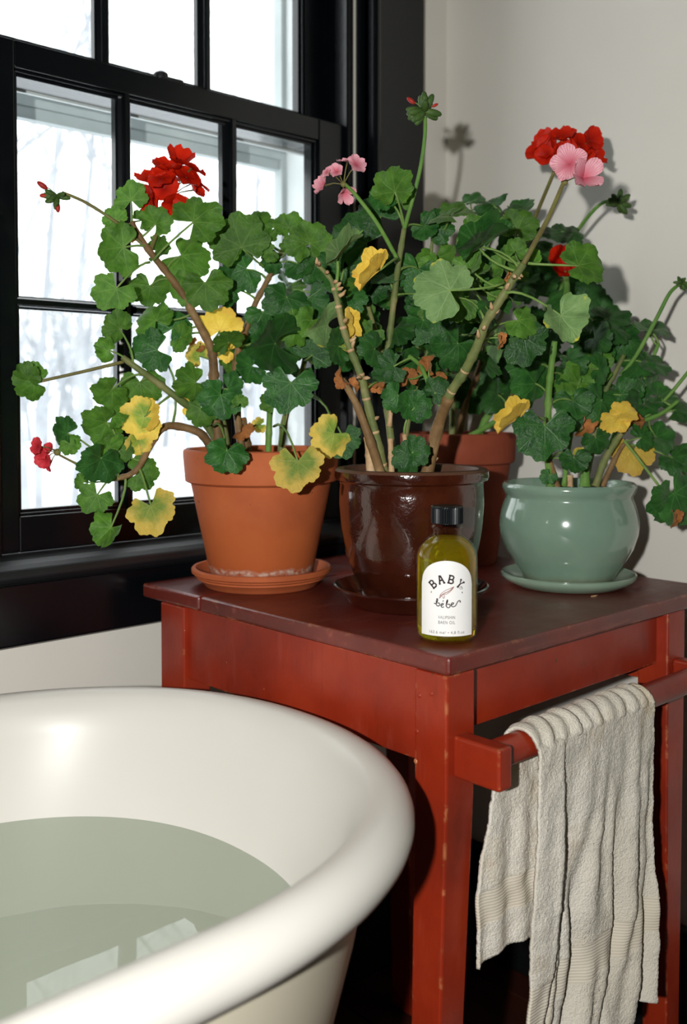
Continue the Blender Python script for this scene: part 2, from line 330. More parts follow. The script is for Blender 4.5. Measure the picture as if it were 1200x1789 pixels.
# ------------------------------------------------------------------ builders
def tag(o, label=None, cat=None, group=None, kind=None):
    if label: o['label'] = label
    if cat: o['category'] = cat
    if group: o['group'] = group
    if kind: o['kind'] = kind
    return o
def empty(name, loc):
    o = bpy.data.objects.new(name, None); COL.objects.link(o); o.location = loc; o.empty_display_size = 0.03
    return o
def wloc(o):
    v = Vector((0, 0, 0))
    while o is not None: v = v + o.location; o = o.parent
    return v
class MB:
    """collects geometry in world coordinates and links it as one mesh object"""
    def __init__(s): s.v = []; s.f = []; s.mi = []
    def face(s, f, mi=0): s.f.append(f); s.mi.append(mi)
    def box(s, x0, x1, y0, y1, z0, z1, mi=0):
        b = len(s.v)
        for z in (z0, z1):
            s.v += [Vector((x0, y0, z)), Vector((x1, y0, z)), Vector((x1, y1, z)), Vector((x0, y1, z))]
        for f in ((3, 2, 1, 0), (4, 5, 6, 7), (0, 1, 5, 4), (1, 2, 6, 5), (2, 3, 7, 6), (3, 0, 4, 7)):
            s.face([b+i for i in f], mi)
        return s
    def prism(s, prof, origin, ax, ay, dirv, mi=0):
        """closed profile [(a,b)..] in plane (ax,ay) extruded along dirv"""
        b = len(s.v); n = len(prof); o = Vector(origin); ax = Vector(ax); ay = Vector(ay); d = Vector(dirv)
        p = [o + ax*a + ay*c for a, c in prof]
        s.v += p + [q+d for q in p]
        flip = ax.cross(ay).dot(d) < 0
        area = sum(prof[i][0]*prof[(i+1) % n][1]-prof[(i+1) % n][0]*prof[i][1] for i in range(n))
        if area < 0: flip = not flip
        s0 = list(range(b, b+n)); s1 = list(range(b+n, b+2*n))
        s.face(s0 if flip else s0[::-1], mi); s.face(s1[::-1] if flip else s1, mi)
        for i in range(n):
            j = (i+1) % n; q = [s0[i], s0[j], s1[j], s1[i]]
            s.face(q[::-1] if flip else q, mi)
        return s
    def tube(s, pts, rad, sides=8, cap=True, mi=0):
        n = len(pts); b = len(s.v)
        if not hasattr(rad, '__len__'): rad = [rad]*n
        ref = Vector((0.3, 0.2, 1)).normalized(); prev = None
        for i in range(n):
            t = (pts[min(i+1, n-1)]-pts[max(i-1, 0)])
            if t.length < 1e-9: t = Vector((0, 0, 1))
            t.normalize()
            u = (prev - t*prev.dot(t)) if prev is not None else ref.cross(t)
            if u.length < 1e-6: u = Vector((1, 0, 0)).cross(t)
            u.normalize(); prev = u; w = t.cross(u)
            for k in range(sides):
                a = 2*math.pi*k/sides
                s.v.append(pts[i] + (u*math.cos(a)+w*math.sin(a))*rad[i])
        for i in range(n-1):
            for k in range(sides):
                k2 = (k+1) % sides
                s.face([b+i*sides+k, b+i*sides+k2, b+(i+1)*sides+k2, b+(i+1)*sides+k], mi)
        if cap:
            s.face([b+k for k in range(sides)][::-1], mi); s.face([b+(n-1)*sides+k for k in range(sides)], mi)
        return s
    def lathe(s, prof, center, seg=64, mi=0, closed=True):
        """profile [(r,z)..] swept about Z through center; closed loops back to its start, ends with r=0 are fans"""
        b = len(s.v); c = Vector(center); n = len(prof)
        idx = []
        for r, z in prof:
            if r < 1e-6: idx.append([len(s.v)]*seg); s.v.append(c+Vector((0, 0, z)))
            else:
                idx.append(list(range(len(s.v), len(s.v)+seg)))
                for k in range(seg):
                    a = 2*math.pi*k/seg; s.v.append(c+Vector((r*math.cos(a), r*math.sin(a), z)))
        rng = range(n) if closed else range(n-1)
        for i in rng:
            A = idx[i]; B = idx[(i+1) % n]
            for k in range(seg):
                k2 = (k+1) % seg; f = []
                for q in (A[k], A[k2], B[k2], B[k]):
                    if q not in f: f.append(q)
                if len(f) > 2: s.face(f, mi)
        return s
    def ball(s, c, rx, ry=None, rz=None, seg=10, rings=6, axis=None, mi=0):
        ry = ry or rx; rz = rz or rx; b = len(s.v); c = Vector(c)
        R = Matrix.Identity(3)
        if axis is not None: R = Vector((0, 0, 1)).rotation_difference(Vector(axis).normalized()).to_matrix()
        s.v.append(c + R @ Vector((0, 0, -rz)))
        for i in range(1, rings):
            ph = -math.pi/2 + math.pi*i/rings
            for k in range(seg):
                a = 2*math.pi*k/seg
                s.v.append(c + R @ Vector((rx*math.cos(ph)*math.cos(a), ry*math.cos(ph)*math.sin(a), rz*math.sin(ph))))
        s.v.append(c + R @ Vector((0, 0, rz))); top = len(s.v)-1
        for k in range(seg):
            k2 = (k+1) % seg
            s.face([b, b+1+k2, b+1+k], mi); s.face([top, top-seg+k, top-seg+k2], mi)
        for i in range(rings-2):
            for k in range(seg):
                k2 = (k+1) % seg; o = b+1+i*seg
                s.face([o+k, o+k2, o+seg+k2, o+seg+k], mi)
        return s
    def build(s, name, mats, parent=None, smooth=False, bevel=0, loc=None, angle=None, bseg=2):
        me = bpy.data.meshes.new(name)
        base = wloc(parent) if parent is not None else Vector((0, 0, 0))
        if loc is not None: base = Vector(loc)
        me.from_pydata([tuple(v-base) for v in s.v], [], s.f)
        if not isinstance(mats, (list, tuple)): mats = [mats]
        for m in mats: me.materials.append(m)
        me.polygons.foreach_set('material_index', s.mi)
        if smooth: me.polygons.foreach_set('use_smooth', [True]*len(me.polygons))
        me.update()
        o = bpy.data.objects.new(name, me); COL.objects.link(o)
        if parent is not None: o.parent = parent; o.location = base - wloc(parent)
        else: o.location = base
        if bevel:
            b = o.modifiers.new('bevel', 'BEVEL'); b.width = bevel; b.segments = bseg; b.limit_method = 'ANGLE'; b.angle_limit = 0.6
            b.harden_normals = False
        if angle is not None: me.set_sharp_from_angle(angle=angle)
        return o
def box(name, x0, x1, y0, y1, z0, z1, mat, parent=None, bevel=0):
    return MB().box(x0, x1, y0, y1, z0, z1).build(name, mat, parent, bevel=bevel)
def smooth_path(ctrl, step=6):
    out = []; n = len(ctrl)
    for i in range(n-1):
        p0 = ctrl[max(i-1, 0)]; p1 = ctrl[i]; p2 = ctrl[i+1]; p3 = ctrl[min(i+2, n-1)]
        for k in range(step):
            t = k/step
            out.append(0.5*((2*p1)+(p2-p0)*t+(2*p0-5*p1+4*p2-p3)*t*t+(3*p1-p0-3*p2+p3)*t*t*t))
    out.append(ctrl[-1].copy()); return out

# ------------------------------------------------------------------ the room
RX0, RY0, RZ1 = -1.7, -1.7, 2.45
fl = box('floor', RX0-0.1, WX+0.1, RY0-0.1, WY+0.15, -0.06, -0.012, M['floor']); tag(fl, 'dark reddish brown wooden floor', kind='structure')
x = RX0
pk = None
for i in range(30):
    x1 = x+0.098
    if x1 > WX: x1 = WX
    if x1-x < 0.02: break
    if pk is None or x1-x < 0.0979: pk0 = MB().box(x+0.001, x1-0.001, RY0, WY, -0.012, 0.0).build('floorboard', M['floor'], fl, bevel=0.0015); pk = pk or pk0
    else:
        c = pk.copy(); COL.objects.link(c); c.parent = fl; c.location.x = pk.location.x + (x-RX0)
    x = x1
tag(box('ceiling', RX0-0.1, WX+0.1, RY0-0.1, WY+0.15, RZ1, RZ1+0.1, M['ceiling']), 'plain off white ceiling', kind='structure')
tag(box('wall_right', WX, WX+0.1, RY0, WY+0.2, -0.05, RZ1, M['wall']), 'off white plaster wall right of the window', kind='structure')
tag(box('wall_left', RX0-0.1, RX0, RY0, WY+0.2, -0.05, RZ1, M['panel']), 'unseen wall at the far end of the bath, darkened to cut bounce', kind='structure')
tag(box('wall_front', RX0-0.1, WX+0.1, RY0-0.1, RY0, -0.05, RZ1, M['panel']), 'unseen wall behind the camera, darkened to cut bounce', kind='structure')
# window wall with its opening
OX0, OX1, OZ0, OZ1 = 0.462, 1.006, 0.672, 1.90
wb = MB(); WT = 0.20
wb.box(RX0-0.1, OX0, WY, WY+WT, -0.05, RZ1); wb.box(OX1, WX+0.02, WY, WY+WT, -0.05, RZ1)
wb.box(OX0, OX1, WY, WY+WT, -0.05, OZ0); wb.box(OX0, OX1, WY, WY+WT, OZ1, RZ1)
tag(wb.build('wall_back', M['wall']), 'off white plaster wall holding the window', kind='structure')
tag(box('baseboard_right', WX-0.018, WX, RY0, WY, 0, 0.167, M['baseblack'], bevel=0.004), 'black painted baseboard along the right wall', kind='structure')
tag(box('baseboard_back', RX0, WX-0.018, WY-0.018, WY, 0, 0.167, M['baseblack'], bevel=0.004), 'black painted baseboard under the window', kind='structure')

# ---- double hung window
win = empty('window_1', (0.735, WY, 0.66)); tag(win, 'black painted double hung window with small panes', kind='structure')
YF = 1.030                                      # casing face
cas = MB().box(1.034, 1.134, YF, WY+0.004, 0.585, 1.99).build('casing', M['black'], win, bevel=0.003)
MB().box(1.022, 1.036, YF-0.007, WY+0.004, 0.68, 1.98).build('casing_bead', M['black'], win, bevel=0.005)
MB().box(0.332, 0.432, YF, WY+0.004, 0.585, 1.99).build('casing', M['black'], win, bevel=0.003)
MB().box(0.430, 0.446, YF-0.007, WY+0.004, 0.68, 1.98).build('casing_bead', M['black'], win, bevel=0.005)
MB().box(0.332, 1.134, YF, WY+0.004, 1.90, 2.0).build('head_casing', M['black'], win, bevel=0.003)
# stepped jamb mouldings on both sides
for sgn, xa in ((1, OX1), (-1, OX0)):
    q = MB()
    for a0, a1, y0 in ((0.016, 0.030, 1.036), (0.003, 0.016, 1.043), (-0.012, 0.003, 1.052)):
        xs = sorted((xa+sgn*a0, xa+sgn*a1)); q.box(xs[0], xs[1], y0, WY+0.03, 0.68, 1.90)
    q.build('jamb_moulding', M['black'], win, bevel=0.002)
    xs = sorted((xa-sgn*0.006, xa+sgn*0.012)); MB().box(xs[0], xs[1], 1.078, WY+0.08, 0.68, 1.90).build('jamb', M['black'], win)
# stool with rolled nose, apron
sp = [(0.065, 0.0), (0.065, -0.022), (-0.028, -0.022), (-0.037, -0.019), (-0.041, -0.012), (-0.038, -0.005), (-0.03, 0.0), (-0.02, 0.0035), (0.0, 0.006)]
MB().prism(sp, (0.30, WY, 0.6755), (0, 1, 0), (0, 0, 1), (0.866, 0, 0)).build('stool', M['stool'], win, bevel=0.002)
MB().box(0.32, 1.146, YF-0.006, WY+0.004, 0.5855, 0.655).build('apron', M['black'], win, bevel=0.003)

def sash(name, y0, y1, zs, xs, zm, stile_l, stile_r, rail_b, rail_t, inner_gap):
    """y0 room face, y1 outer face; zs glass (bottom, top); xs: glass edges [(l,r)..] per light; zm muntin (bottom, top)"""
    root = MB()
    x0, x1 = xs[0][0], xs[-1][1]; z0, z1 = zs
    root.box(stile_l, x0, y0, y1, rail_b, rail_t); root.box(x1, stile_r, y0, y1, rail_b, rail_t)
    r = root.build(name, M['black'], win, bevel=0.0015)
    MB().box(x0, x1, y0, y1, rail_b, z0).build('bottom_rail', M['black'], r, bevel=0.0015)
    MB().box(x0, x1, y0, y1, z1, rail_t).build('top_rail', M['black'], r, bevel=0.0015)
    yg = (y0+y1)/2+0.004
    def bar(prof_w, length, vertical, c, a0):
        w = prof_w/2
        p = [(-0.0028, y0+0.001), (0.0028, y0+0.001), (0.0045, y0+0.004), (0.0045, y0+0.007), (w-0.002, y0+0.0095), (w, y0+0.012), (w, yg), (0.004, y1-0.004), (-0.004, y1-0.004), (-w, yg), (-w, y0+0.012), (-w+0.002, y0+0.0095), (-0.0045, y0+0.007), (-0.0045, y0+0.004)]
        if vertical: MB().prism(p, (c, 0, a0), (1, 0, 0), (0, 1, 0), (0, 0, length)).build('muntin', M['black'], r)
        else: MB().prism(p, (a0, 0, c), (0, 0, 1), (0, 1, 0), (length, 0, 0)).build('muntin', M['black'], r)
    for i in range(len(xs)-1):
        bar(xs[i+1][0]-xs[i][1], z1-z0, True, (xs[i][1]+xs[i+1][0])/2, z0)
    for l_, r_ in xs: bar(zm[1]-zm[0], r_-l_, False, sum(zm)/2, l_)
    # moulded inner edge round the whole opening
    e = MB()
    for k, (a, yy) in enumerate(((0.0035, 0.004), (0.007, 0.009))):
        e.box(x0, x1, y0+yy, yg, z1-a, z1); e.box(x0, x1, y0+yy, yg, z0, z0+a)
        e.box(x0, x0+a, y0+yy, yg, z0, z1); e.box(x1-a, x1, y0+yy, yg, z0, z1)
    e.build('sash_moulding', M['black'], r, bevel=0.0008)
    for l_, r_ in xs:
        for a, b in ((z0, zm[0]), (zm[1], z1)):
            MB().box(l_-0.002, r_+0.002, yg, yg+0.002, a-0.002, b+0.002).build('pane', M['pane'], r)
    return r
low = sash('lower_sash', 1.060, 1.094, (0.7225, 1.2195), [(0.4976, 0.6295), (0.6505, 0.7875), (0.8112, 0.9470)], (0.9555, 0.9700), 0.470, 1.000, 0.682, 1.2492, 0)
upp = sash('upper_sash', 1.098, 1.130, (1.262, 1.84), [(0.49, 0.6240), (0.6445, 0.7755), (0.7965, 0.9560)], (1.542, 1.558), 0.470, 1.000, 1.219, 1.885, 0)
MB().box(0.472, 0.998, 1.131, 1.137, 1.2165, 1.25).build('outer_rail_face', M['extwhite'], upp, bevel=0.001)
lk = MB().box(0.690, 0.728, 1.066, 1.086, 1.2492, 1.2535); lk.lathe([(0, 0.0), (0.009, 0.0), (0.009, 0.006), (0.006, 0.0085), (0, 0.009)], (0.697, 1.076, 1.2535), 20, closed=False)
lk.box(0.700, 0.7285, 1.072, 1.080, 1.2535, 1.2575); lk.build('sash_lock', M['brass'], low, bevel=0.001)

# outer storm window in the white reveal
st = empty('window_2', (0.78, 1.20, 0.66)); tag(st, 'grey white outer storm window beyond the sashes', kind='structure')
MB().box(1.0, 1.075, 1.137, 1.26, 0.64, 1.92).build('reveal', M['extwhite'], st, bevel=0.002)
MB().box(0.40, 0.466, 1.137, 1.26, 0.64, 1.92).build('reveal', M['extwhite'], st, bevel=0.002)
MB().box(0.466, 1.0, 1.10, 1.30, 0.63, 0.672).build('outer_sill', M['extwhite'], st, bevel=0.002)
for x0, x1, y0, y1 in ((0.992, 1.016, 1.196, 1.216), (1.012, 1.034, 1.186, 1.216), (0.445, 0.470, 1.196, 1.216)):
    MB().box(x0, x1, y0, y1, 0.67, 1.9).build('frame_side', M['extgrey'], st, bevel=0.002)
MB().box(0.466, 0.995, 1.198, 1.212, 1.2235, 1.2385).build('frame_crossbar', M['extgrey'], st, bevel=0.001)
MB().box(0.466, 0.995, 1.203, 1.219, 1.2085, 1.2245).build('frame_crossbar', M['extgrey'], st, bevel=0.001)
MB().box(0.466, 0.995, 1.198, 1.216, 0.672, 0.70).build('frame_rail', M['extgrey'], st, bevel=0.001)

# ------------------------------------------------------------------ winter outside
random.seed(11)
tag(MB().box(-60, 60, 1.4, 140, -0.95, -0.75).build('snowy_ground', M['snow']), 'snow covered ground outside the window', 'snow', kind='structure')
def tree(loc, h, r, seed, label, lean=0.0, fork=None):
    rnd = random.Random(seed); mb = MB()
    def grow(p, d, length, rad, lvl):
        pts = [p]; n = 5
        for i in range(n):
            d = (d + Vector((rnd.uniform(-1, 1), rnd.uniform(-1, 1), rnd.uniform(-0.2, 0.6)))*(0.10 if lvl == 0 else 0.22)).normalized()
            pts.append(pts[-1] + d*length/n)
        mb.tube(pts, [rad*(1-0.6*i/n) for i in range(n+1)], 7 if lvl == 0 else 5, cap=False)
        if lvl >= 3: return
        k = 7 if lvl == 0 else 4
        for j in range(k):
            f = rnd.uniform(0.35 if lvl == 0 else 0.3, 1.0); q = pts[min(int(f*n), n)]
            a = rnd.uniform(0, 2*math.pi)
            nd = (d*rnd.uniform(0.5, 1.0) + Vector((math.cos(a), math.sin(a), rnd.uniform(0.1, 0.6)))*0.75).normalized()
            grow(q, nd, length*rnd.uniform(0.4, 0.6), rad*(1-0.55*f)*0.52, lvl+1)
    grow(Vector(loc), Vector((lean, 0, 1)).normalized(), h, r, 0)
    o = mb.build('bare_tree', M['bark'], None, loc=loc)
    return tag(o, label, 'tree', 'hazy pale bare trees outside')
def gpos(px, dist):
    p = at(px, 703, dist); return (p.x, p.y, -0.76)
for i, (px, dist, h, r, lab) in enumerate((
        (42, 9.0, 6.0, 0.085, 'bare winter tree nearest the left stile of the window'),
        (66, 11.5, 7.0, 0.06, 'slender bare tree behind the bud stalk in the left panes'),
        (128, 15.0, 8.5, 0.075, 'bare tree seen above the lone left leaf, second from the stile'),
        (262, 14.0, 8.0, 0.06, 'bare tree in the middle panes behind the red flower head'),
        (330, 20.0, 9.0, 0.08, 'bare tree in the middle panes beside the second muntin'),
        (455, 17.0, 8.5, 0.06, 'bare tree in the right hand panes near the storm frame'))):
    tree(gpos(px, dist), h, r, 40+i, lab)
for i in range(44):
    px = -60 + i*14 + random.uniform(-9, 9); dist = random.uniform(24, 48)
    tree(gpos(px, dist), random.uniform(3.0, 5.6), random.uniform(0.10, 0.2), 100+i, 'distant pale trunk in the hazy wood across the snow')

# ------------------------------------------------------------------ red table
TX0, TX1, TY0, TY1 = 0.6215, 1.0870, 0.5360, 1.0060
tbl = empty('side_table', (0.85, 0.77, 0)); tag(tbl, 'worn red painted wooden side table holding the potted geraniums', 'table')
SEAM = 0.8915
for y0, y1 in ((TY0, SEAM-0.0008), (SEAM+0.0008, TY1)):
    MB().box(TX0, TX1, y0, y1, T-0.0165, T).build('top_board', M['redtop'], tbl, bevel=0.0035, bseg=3)
LEGS = [(0.6222, 0.6585, 0.5385, 0.575, -1), (0.983, 1.0195, 0.5385, 0.575, 0.25), (0.6222, 0.6585, 0.9225, 0.9685, -0.4), (0.983, 1.0195, 0.9225, 0.9685, 0.25)]
for x0, x1, y0, y1, sp_ in LEGS:
    m = MB(); zs = [T-0.0165, 0.52, 0.0]; fr = [0, 0, 1]
    for z, f in zip(zs, fr):
        dx = sp_*0.024*f; tp = 0.006*f
        m.v += [Vector((x0+dx+tp, y0+tp*0.3, z)), Vector((x1+dx-tp, y0+tp*0.3, z)), Vector((x1+dx-tp, y1-tp*1.3, z)), Vector((x0+dx+tp, y1-tp*1.3, z))]
    m.face([0, 1, 2, 3]); m.face([11, 10, 9, 8])
    for k in range(2):
        for a, b_ in ((0, 1), (1, 2), (2, 3), (3, 0)): m.face([k*4+b_, k*4+a, k*4+4+a, k*4+4+b_])
    m.build('leg', M['red'], tbl, bevel=0.002)
MB().box(0.6285, 0.646, 0.575, 0.9225, 0.5425, T-0.0165).build('apron', M['red'], tbl, bevel=0.0012)
MB().box(0.6585, 0.983, 0.552, 0.569, 0.5675, T-0.0165).build('apron', M['red'], tbl, bevel=0.0012)
MB().box(0.998, 1.014, 0.575, 0.9225, 0.5425, T-0.0165).build('apron', M['red'], tbl, bevel=0.0012)
MB().box(0.6585, 0.983, 0.935, 0.952, 0.5425, T-0.0165).build('apron', M['red'], tbl, bevel=0.0012)
for x0, x1 in ((0.6305, 0.6475), (0.994, 1.011)):
    MB().box(x0, x1, 0.490, 0.5395, 0.537, 0.5725).build('bracket', M['red'], tbl, bevel=0.0028, bseg=3)
RAILY, RAILZ, RAILR = 0.5125, 0.5575, 0.0125
rail = MB().tube([Vector((0.645+0.35*i/12, RAILY, RAILZ)) for i in range(13)], RAILR, 28).build('rail', M['red'], tbl, smooth=True, angle=0.6)
# paint blisters and nail heads on the front leg and left apron
for px, py in ((732, 1215), (753, 1212), (728, 1278), (726, 1330)):
    d = RT*((px-CXP)/FPX) + UP*(-(py-CYP)/FPX) + FW; p = CAM + d*(0.6222/d.x)
    MB().ball(p, 0.0007, 0.0022, 0.0022, 10, 6).build('paint_blister', M['red'], tbl, smooth=True)

# ------------------------------------------------------------------ towel over the rail
def towel():
    nu, nv = 150, 300
    LF, LB = 0.292, 0.185                      # hanging lengths front and back
    r = RAILR + 0.0035
    arc = math.pi*r; tot = LF + arc + LB
    verts = []; mats = []
    def xrange(s):
        # left and right edge of the cloth as it runs from the front hem over the rail to the back hem
        if s < LF:
            f = 1 - s/LF; f = max(0, f); return 0.690 - 0.034*f**1.3, 0.878 + 0.006*math.sin(f*5)*f
        if s < LF+arc:
            f = (s-LF)/arc; return 0.690 - 0.010*f, 0.878 - 0.002*f
        f = (s-LF-arc)/LB; return 0.680 - 0.037*f**0.8, 0.876 - 0.01*f
    for j in range(nv+1):
        s = tot*j/nv; xl, xr = xrange(s)
        for i in range(nu+1):
            u = i/nu
            x = xl + (xr-xl)*u
            if s < LF:
                h = LF - s; f = min(1, h/LF)                 # distance below the rail
                y = RAILY - r; z = RAILZ - h
                foldx = 0.724 - 0.056*f + 0.012*math.sin(f*3.1)       # overlapping flap edge
                d = x - foldx
                stp = 0.5 - 0.5*math.tanh(d/0.0016)
                y -= (0.003 + 0.011*min(1, f*2.2))*stp*math.exp(-max(0, -d)/0.07)
                y += 0.006*math.exp(-(max(d, 0)/0.012)**2)*(1-stp)*min(1, f*3)
                k = min(1, f*1.6)
                y -= k*0.0060*math.cos((x-0.72+0.02*f)/0.031*math.pi+1.5*noise.noise(Vector((x*20, z*7, 0)))) * (1 if d > 0 else 0.25)
                y -= k*0.0034*math.sin((x+0.035*f)/0.0145*math.pi+2.0*f+3*noise.noise(Vector((x*16, z*9, 4)))) * (1 if d > 0 else 0.5)
                y -= 0.010*f*(u-0.3)
                y -= 0.006*math.exp(-((x-(0.805-0.01*f))/0.006)**2)*k
                z += 0.010*(u-0.5)*f + 0.003*math.sin(x*90)*f
                x += 0.004*math.sin(z*40)*f
                v = f
                band = 0.66 < f < 0.775
            elif s < LF+arc:
                a = (s-LF)/arc*math.pi
                rr = r + 0.0016*math.sin(x*330)+0.0012*math.sin(x*170+1)
                y = RAILY - rr*math.cos(a); z = RAILZ + rr*math.sin(a); band = False
                x += 0.002*math.sin(a*2+x*60)
            else:
                h = s-LF-arc; f = h/LB; k = min(1, f*2)
                y = RAILY + min(r, 0.5385-RAILY-0.007) ; z = RAILZ - h
                y += -0.004*k*(0.5+0.5*math.sin(x/0.016*math.pi+f*2)) - 0.010*f*u
                x += 0.005*math.sin(f*7+1)*f*(1-u)
                z += 0.006*f*math.sin(u*9)
                band = 0.66 < f < 0.82
            p = Vector((x, y, z))
            amp = 0.00025 if band else 0.0009
            q = noise.noise(p*420)*amp + noise.noise(p*55)*0.0016 + (0 if not band else -0.0006)
            verts.append(p + Vector((0.15*q, -q, 0))); mats.append(1 if band else 0)
    mb = MB(); mb.v = verts
    for j in range(nv):
        for i in range(nu):
            a = j*(nu+1)+i
            mb.face([a, a+1, a+nu+2, a+nu+1], mats[a])
    o = mb.build('hand_towel', [M['towel'], M['band']], None, smooth=True, loc=(0.78, RAILY, RAILZ))
    so = o.modifiers.new('thickness', 'SOLIDIFY'); so.thickness = 0.0032; so.offset = 0
    return o
tag(towel(), 'crumpled cream terry towel draped over the red table rail', 'towel')

# ------------------------------------------------------------------ bath tub and water
TBX, TBY = -0.31, 0.690                     # centre of the tub plan
def plan(t, ax, by, ix, iy):
    """superellipse end joined to straight sides; t in 0..1 round the tub; ix/iy insets"""
    L = 0.62 ; a = 0.302-ix; b = 0.279-iy
    ang = 2*math.pi*t; c, s_ = math.cos(ang), math.sin(ang); e = 2/2.15
    cx = abs(c)**e*(1 if c >= 0 else -1); sy = abs(s_)**e*(1 if s_ >= 0 else -1)
    return Vector((TBX + (L if c >= 0 else -L) + a*cx, TBY + b*sy, 0))
NT_ = 160
def tub_loops(prof, name, mat, parent, closed_end=True):
    mb = MB()
    for ix, iy, z in prof:
        for k in range(NT_):
            p = plan((k+0.5)/NT_, 0, 0, ix, iy); p.z = z; mb.v.append(p)
    for j in range(len(prof)-1):
        for k in range(NT_):
            k2 = (k+1) % NT_; a = j*NT_
            mb.face([a+k, a+k2, a+NT_+k2, a+NT_+k])
    if closed_end: mb.face([(len(prof)-1)*NT_+k for k in range(NT_)])
    return mb.build(name, mat, parent, smooth=True)
tub = empty('bathtub', (TBX, TBY, 0)); tag(tub, 'cream enamelled roll top bathtub beside the red table', 'bathtub')
RR, RZC = 0.0205, 0.545
roll = []
for i in range(15):
    a = math.radians(-115 + 250*i/14)        # from under the lip, out, over the top, to the inside
    roll.append((RR - RR*math.cos(a), RR - RR*math.cos(a), RZC + RR*math.sin(a)))
inside = [(0.0455, 0.043, 0.546), (0.052, 0.0465, 0.530), (0.064, 0.052, 0.505), (0.082, 0.060, 0.465), (0.104, 0.072, 0.40), (0.122, 0.085, 0.34), (0.142, 0.102, 0.28), (0.162, 0.122, 0.235), (0.185, 0.150, 0.205), (0.215, 0.185, 0.19), (0.26, 0.24, 0.185)]
tub_loops(roll+inside, 'basin', M['enamel'], tub)
outer = [(0.030, 0.030, 0.527), (0.034, 0.032, 0.51), (0.046, 0.040, 0.46), (0.064, 0.052, 0.40), (0.098, 0.076, 0.30), (0.14, 0.11, 0.20), (0.17, 0.14, 0.165), (0.25, 0.24, 0.15)]
tub_loops(outer, 'outer_shell', M['iron'], tub)
for fx in (-0.95, 0.30):
    for fy in (0.56, 0.82):
        sg = 1 if fy > 0.69 else -1
        m = MB(); pts = smooth_path([Vector((fx, fy, 0.19)), Vector((fx, fy+sg*0.03, 0.13)), Vector((fx, fy+sg*0.035, 0.07)), Vector((fx, fy+sg*0.05, 0.022))], 5)
        m.tube(pts, [0.034-0.016*i/(len(pts)-1) for i in range(len(pts))], 12); m.ball((fx, fy+sg*0.05, 0.02), 0.026, 0.026, 0.02, 14, 8)
        m.build('foot', M['iron'], tub, smooth=True)
wz = 0.4565
wm = MB()
ring = []
for k in range(NT_):
    p = plan((k+0.5)/NT_, 0, 0, 0.0845, 0.0612); p.z = wz; wm.v.append(p)
wm.face(list(range(NT_)))
tag(wm.build('bath_water', M['water'], None, loc=(TBX, TBY, wz)), 'still pale green bath water filling the cream tub', 'water')

# ------------------------------------------------------------------ pots and saucers
def lathe_obj(name, prof, c, mat, parent=None, seg=72, loc=None):
    return MB().lathe(prof, c, seg, closed=False).build(name, mat, parent, smooth=True, loc=loc, angle=0.7)
def soil(root, c, r, z):
    mb = MB(); n = 40; rings = 8
    mb.v.append(Vector((c[0], c[1], z+0.002)))
    for i in range(1, rings+1):
        for k in range(n):
            a = 2*math.pi*k/n; rr = r*i/rings
            p = Vector((c[0]+rr*math.cos(a), c[1]+rr*math.sin(a), z)); p.z += noise.noise(p*70)*0.004; mb.v.append(p)
    for k in range(n): mb.face([0, 1+k, 1+(k+1) % n])
    for i in range(rings-1):
        for k in range(n):
            k2 = (k+1) % n; o = 1+i*n; mb.face([o+k, o+n+k, o+n+k2, o+k2])
    return mb.build('soil', M['soil'], root, smooth=True)
P1 = (0.7169, 0.9028); P2 = (0.7631, 0.7103); P3 = (1.0135, 0.8600); P4 = (0.9733, 0.6594)
def saucer(c, prof, mat, label, name='plant_saucer'):
    return tag(MB().lathe(prof, (c[0], c[1], T), 72, closed=False).build(name, mat, None, smooth=True, loc=(c[0], c[1], T), angle=0.7), label, 'saucer', 'saucers under the pots')
saucer(P1, [(0, 0), (0.063, 0), (0.0655, 0.002), (0.0700, 0.0085), (0.0735, 0.0095), (0.0735, 0.0115), (0.0765, 0.0130), (0.0772, 0.0150), (0.0800, 0.0165), (0.0803, 0.0205), (0.0790, 0.0222), (0.0755, 0.0220), (0.0705, 0.014), (0.066, 0.0075), (0, 0.0070)],
       M['saucer_terracotta'], 'ridged orange terracotta saucer under the clay pot nearest the window')
saucer(P2, [(0, 0), (0.062, 0), (0.066, 0.003), (0.076, 0.0155), (0.0805, 0.0185), (0.0808, 0.0205), (0.0788, 0.0212), (0.074, 0.0175), (0.064, 0.0075), (0, 0.0070)],
       M['brown'], 'dark brown glazed saucer under the brown pot behind the bottle')
saucer(P4, [(0, 0), (0.057, 0), (0.062, 0.0015), (0.0745, 0.0085), (0.0765, 0.0120), (0.0766, 0.0145), (0.0748, 0.0155), (0.0715, 0.0135), (0.061, 0.0068), (0, 0.0062)],
       M['celadonsaucer'], 'pale celadon green saucer under the round green pot')

def plant_root(c, label):
    r = empty('potted_geranium', (c[0], c[1], T)); tag(r, label, 'plant', 'potted geraniums on the red table'); return r
R1 = plant_root(P1, 'leggy geranium in an orange terracotta pot, reaching across the window')
R2 = plant_root(P2, 'tall geranium in a glossy dark brown pot behind the bottle')
R3 = plant_root(P3, 'shaded geranium in a dull terracotta pot at the back corner of the table')
R4 = plant_root(P4, 'bushy geranium in a round celadon green pot by the right wall')
z0 = 0.0072
lathe_obj('pot', [(0, z0), (0.056, z0), (0.058, z0+0.002), (0.0805, 0.1185), (0.0845, 0.1200), (0.0868, 0.1215), (0.0893, 0.153), (0.0885, 0.1565), (0.0855, 0.1578), (0.0825, 0.1565), (0.0805, 0.15), (0.078, 0.118), (0.056, 0.02), (0, 0.019)], (P1[0], P1[1], T), M['terracotta'], R1)
soil(R1, P1, 0.0795, T+0.142)
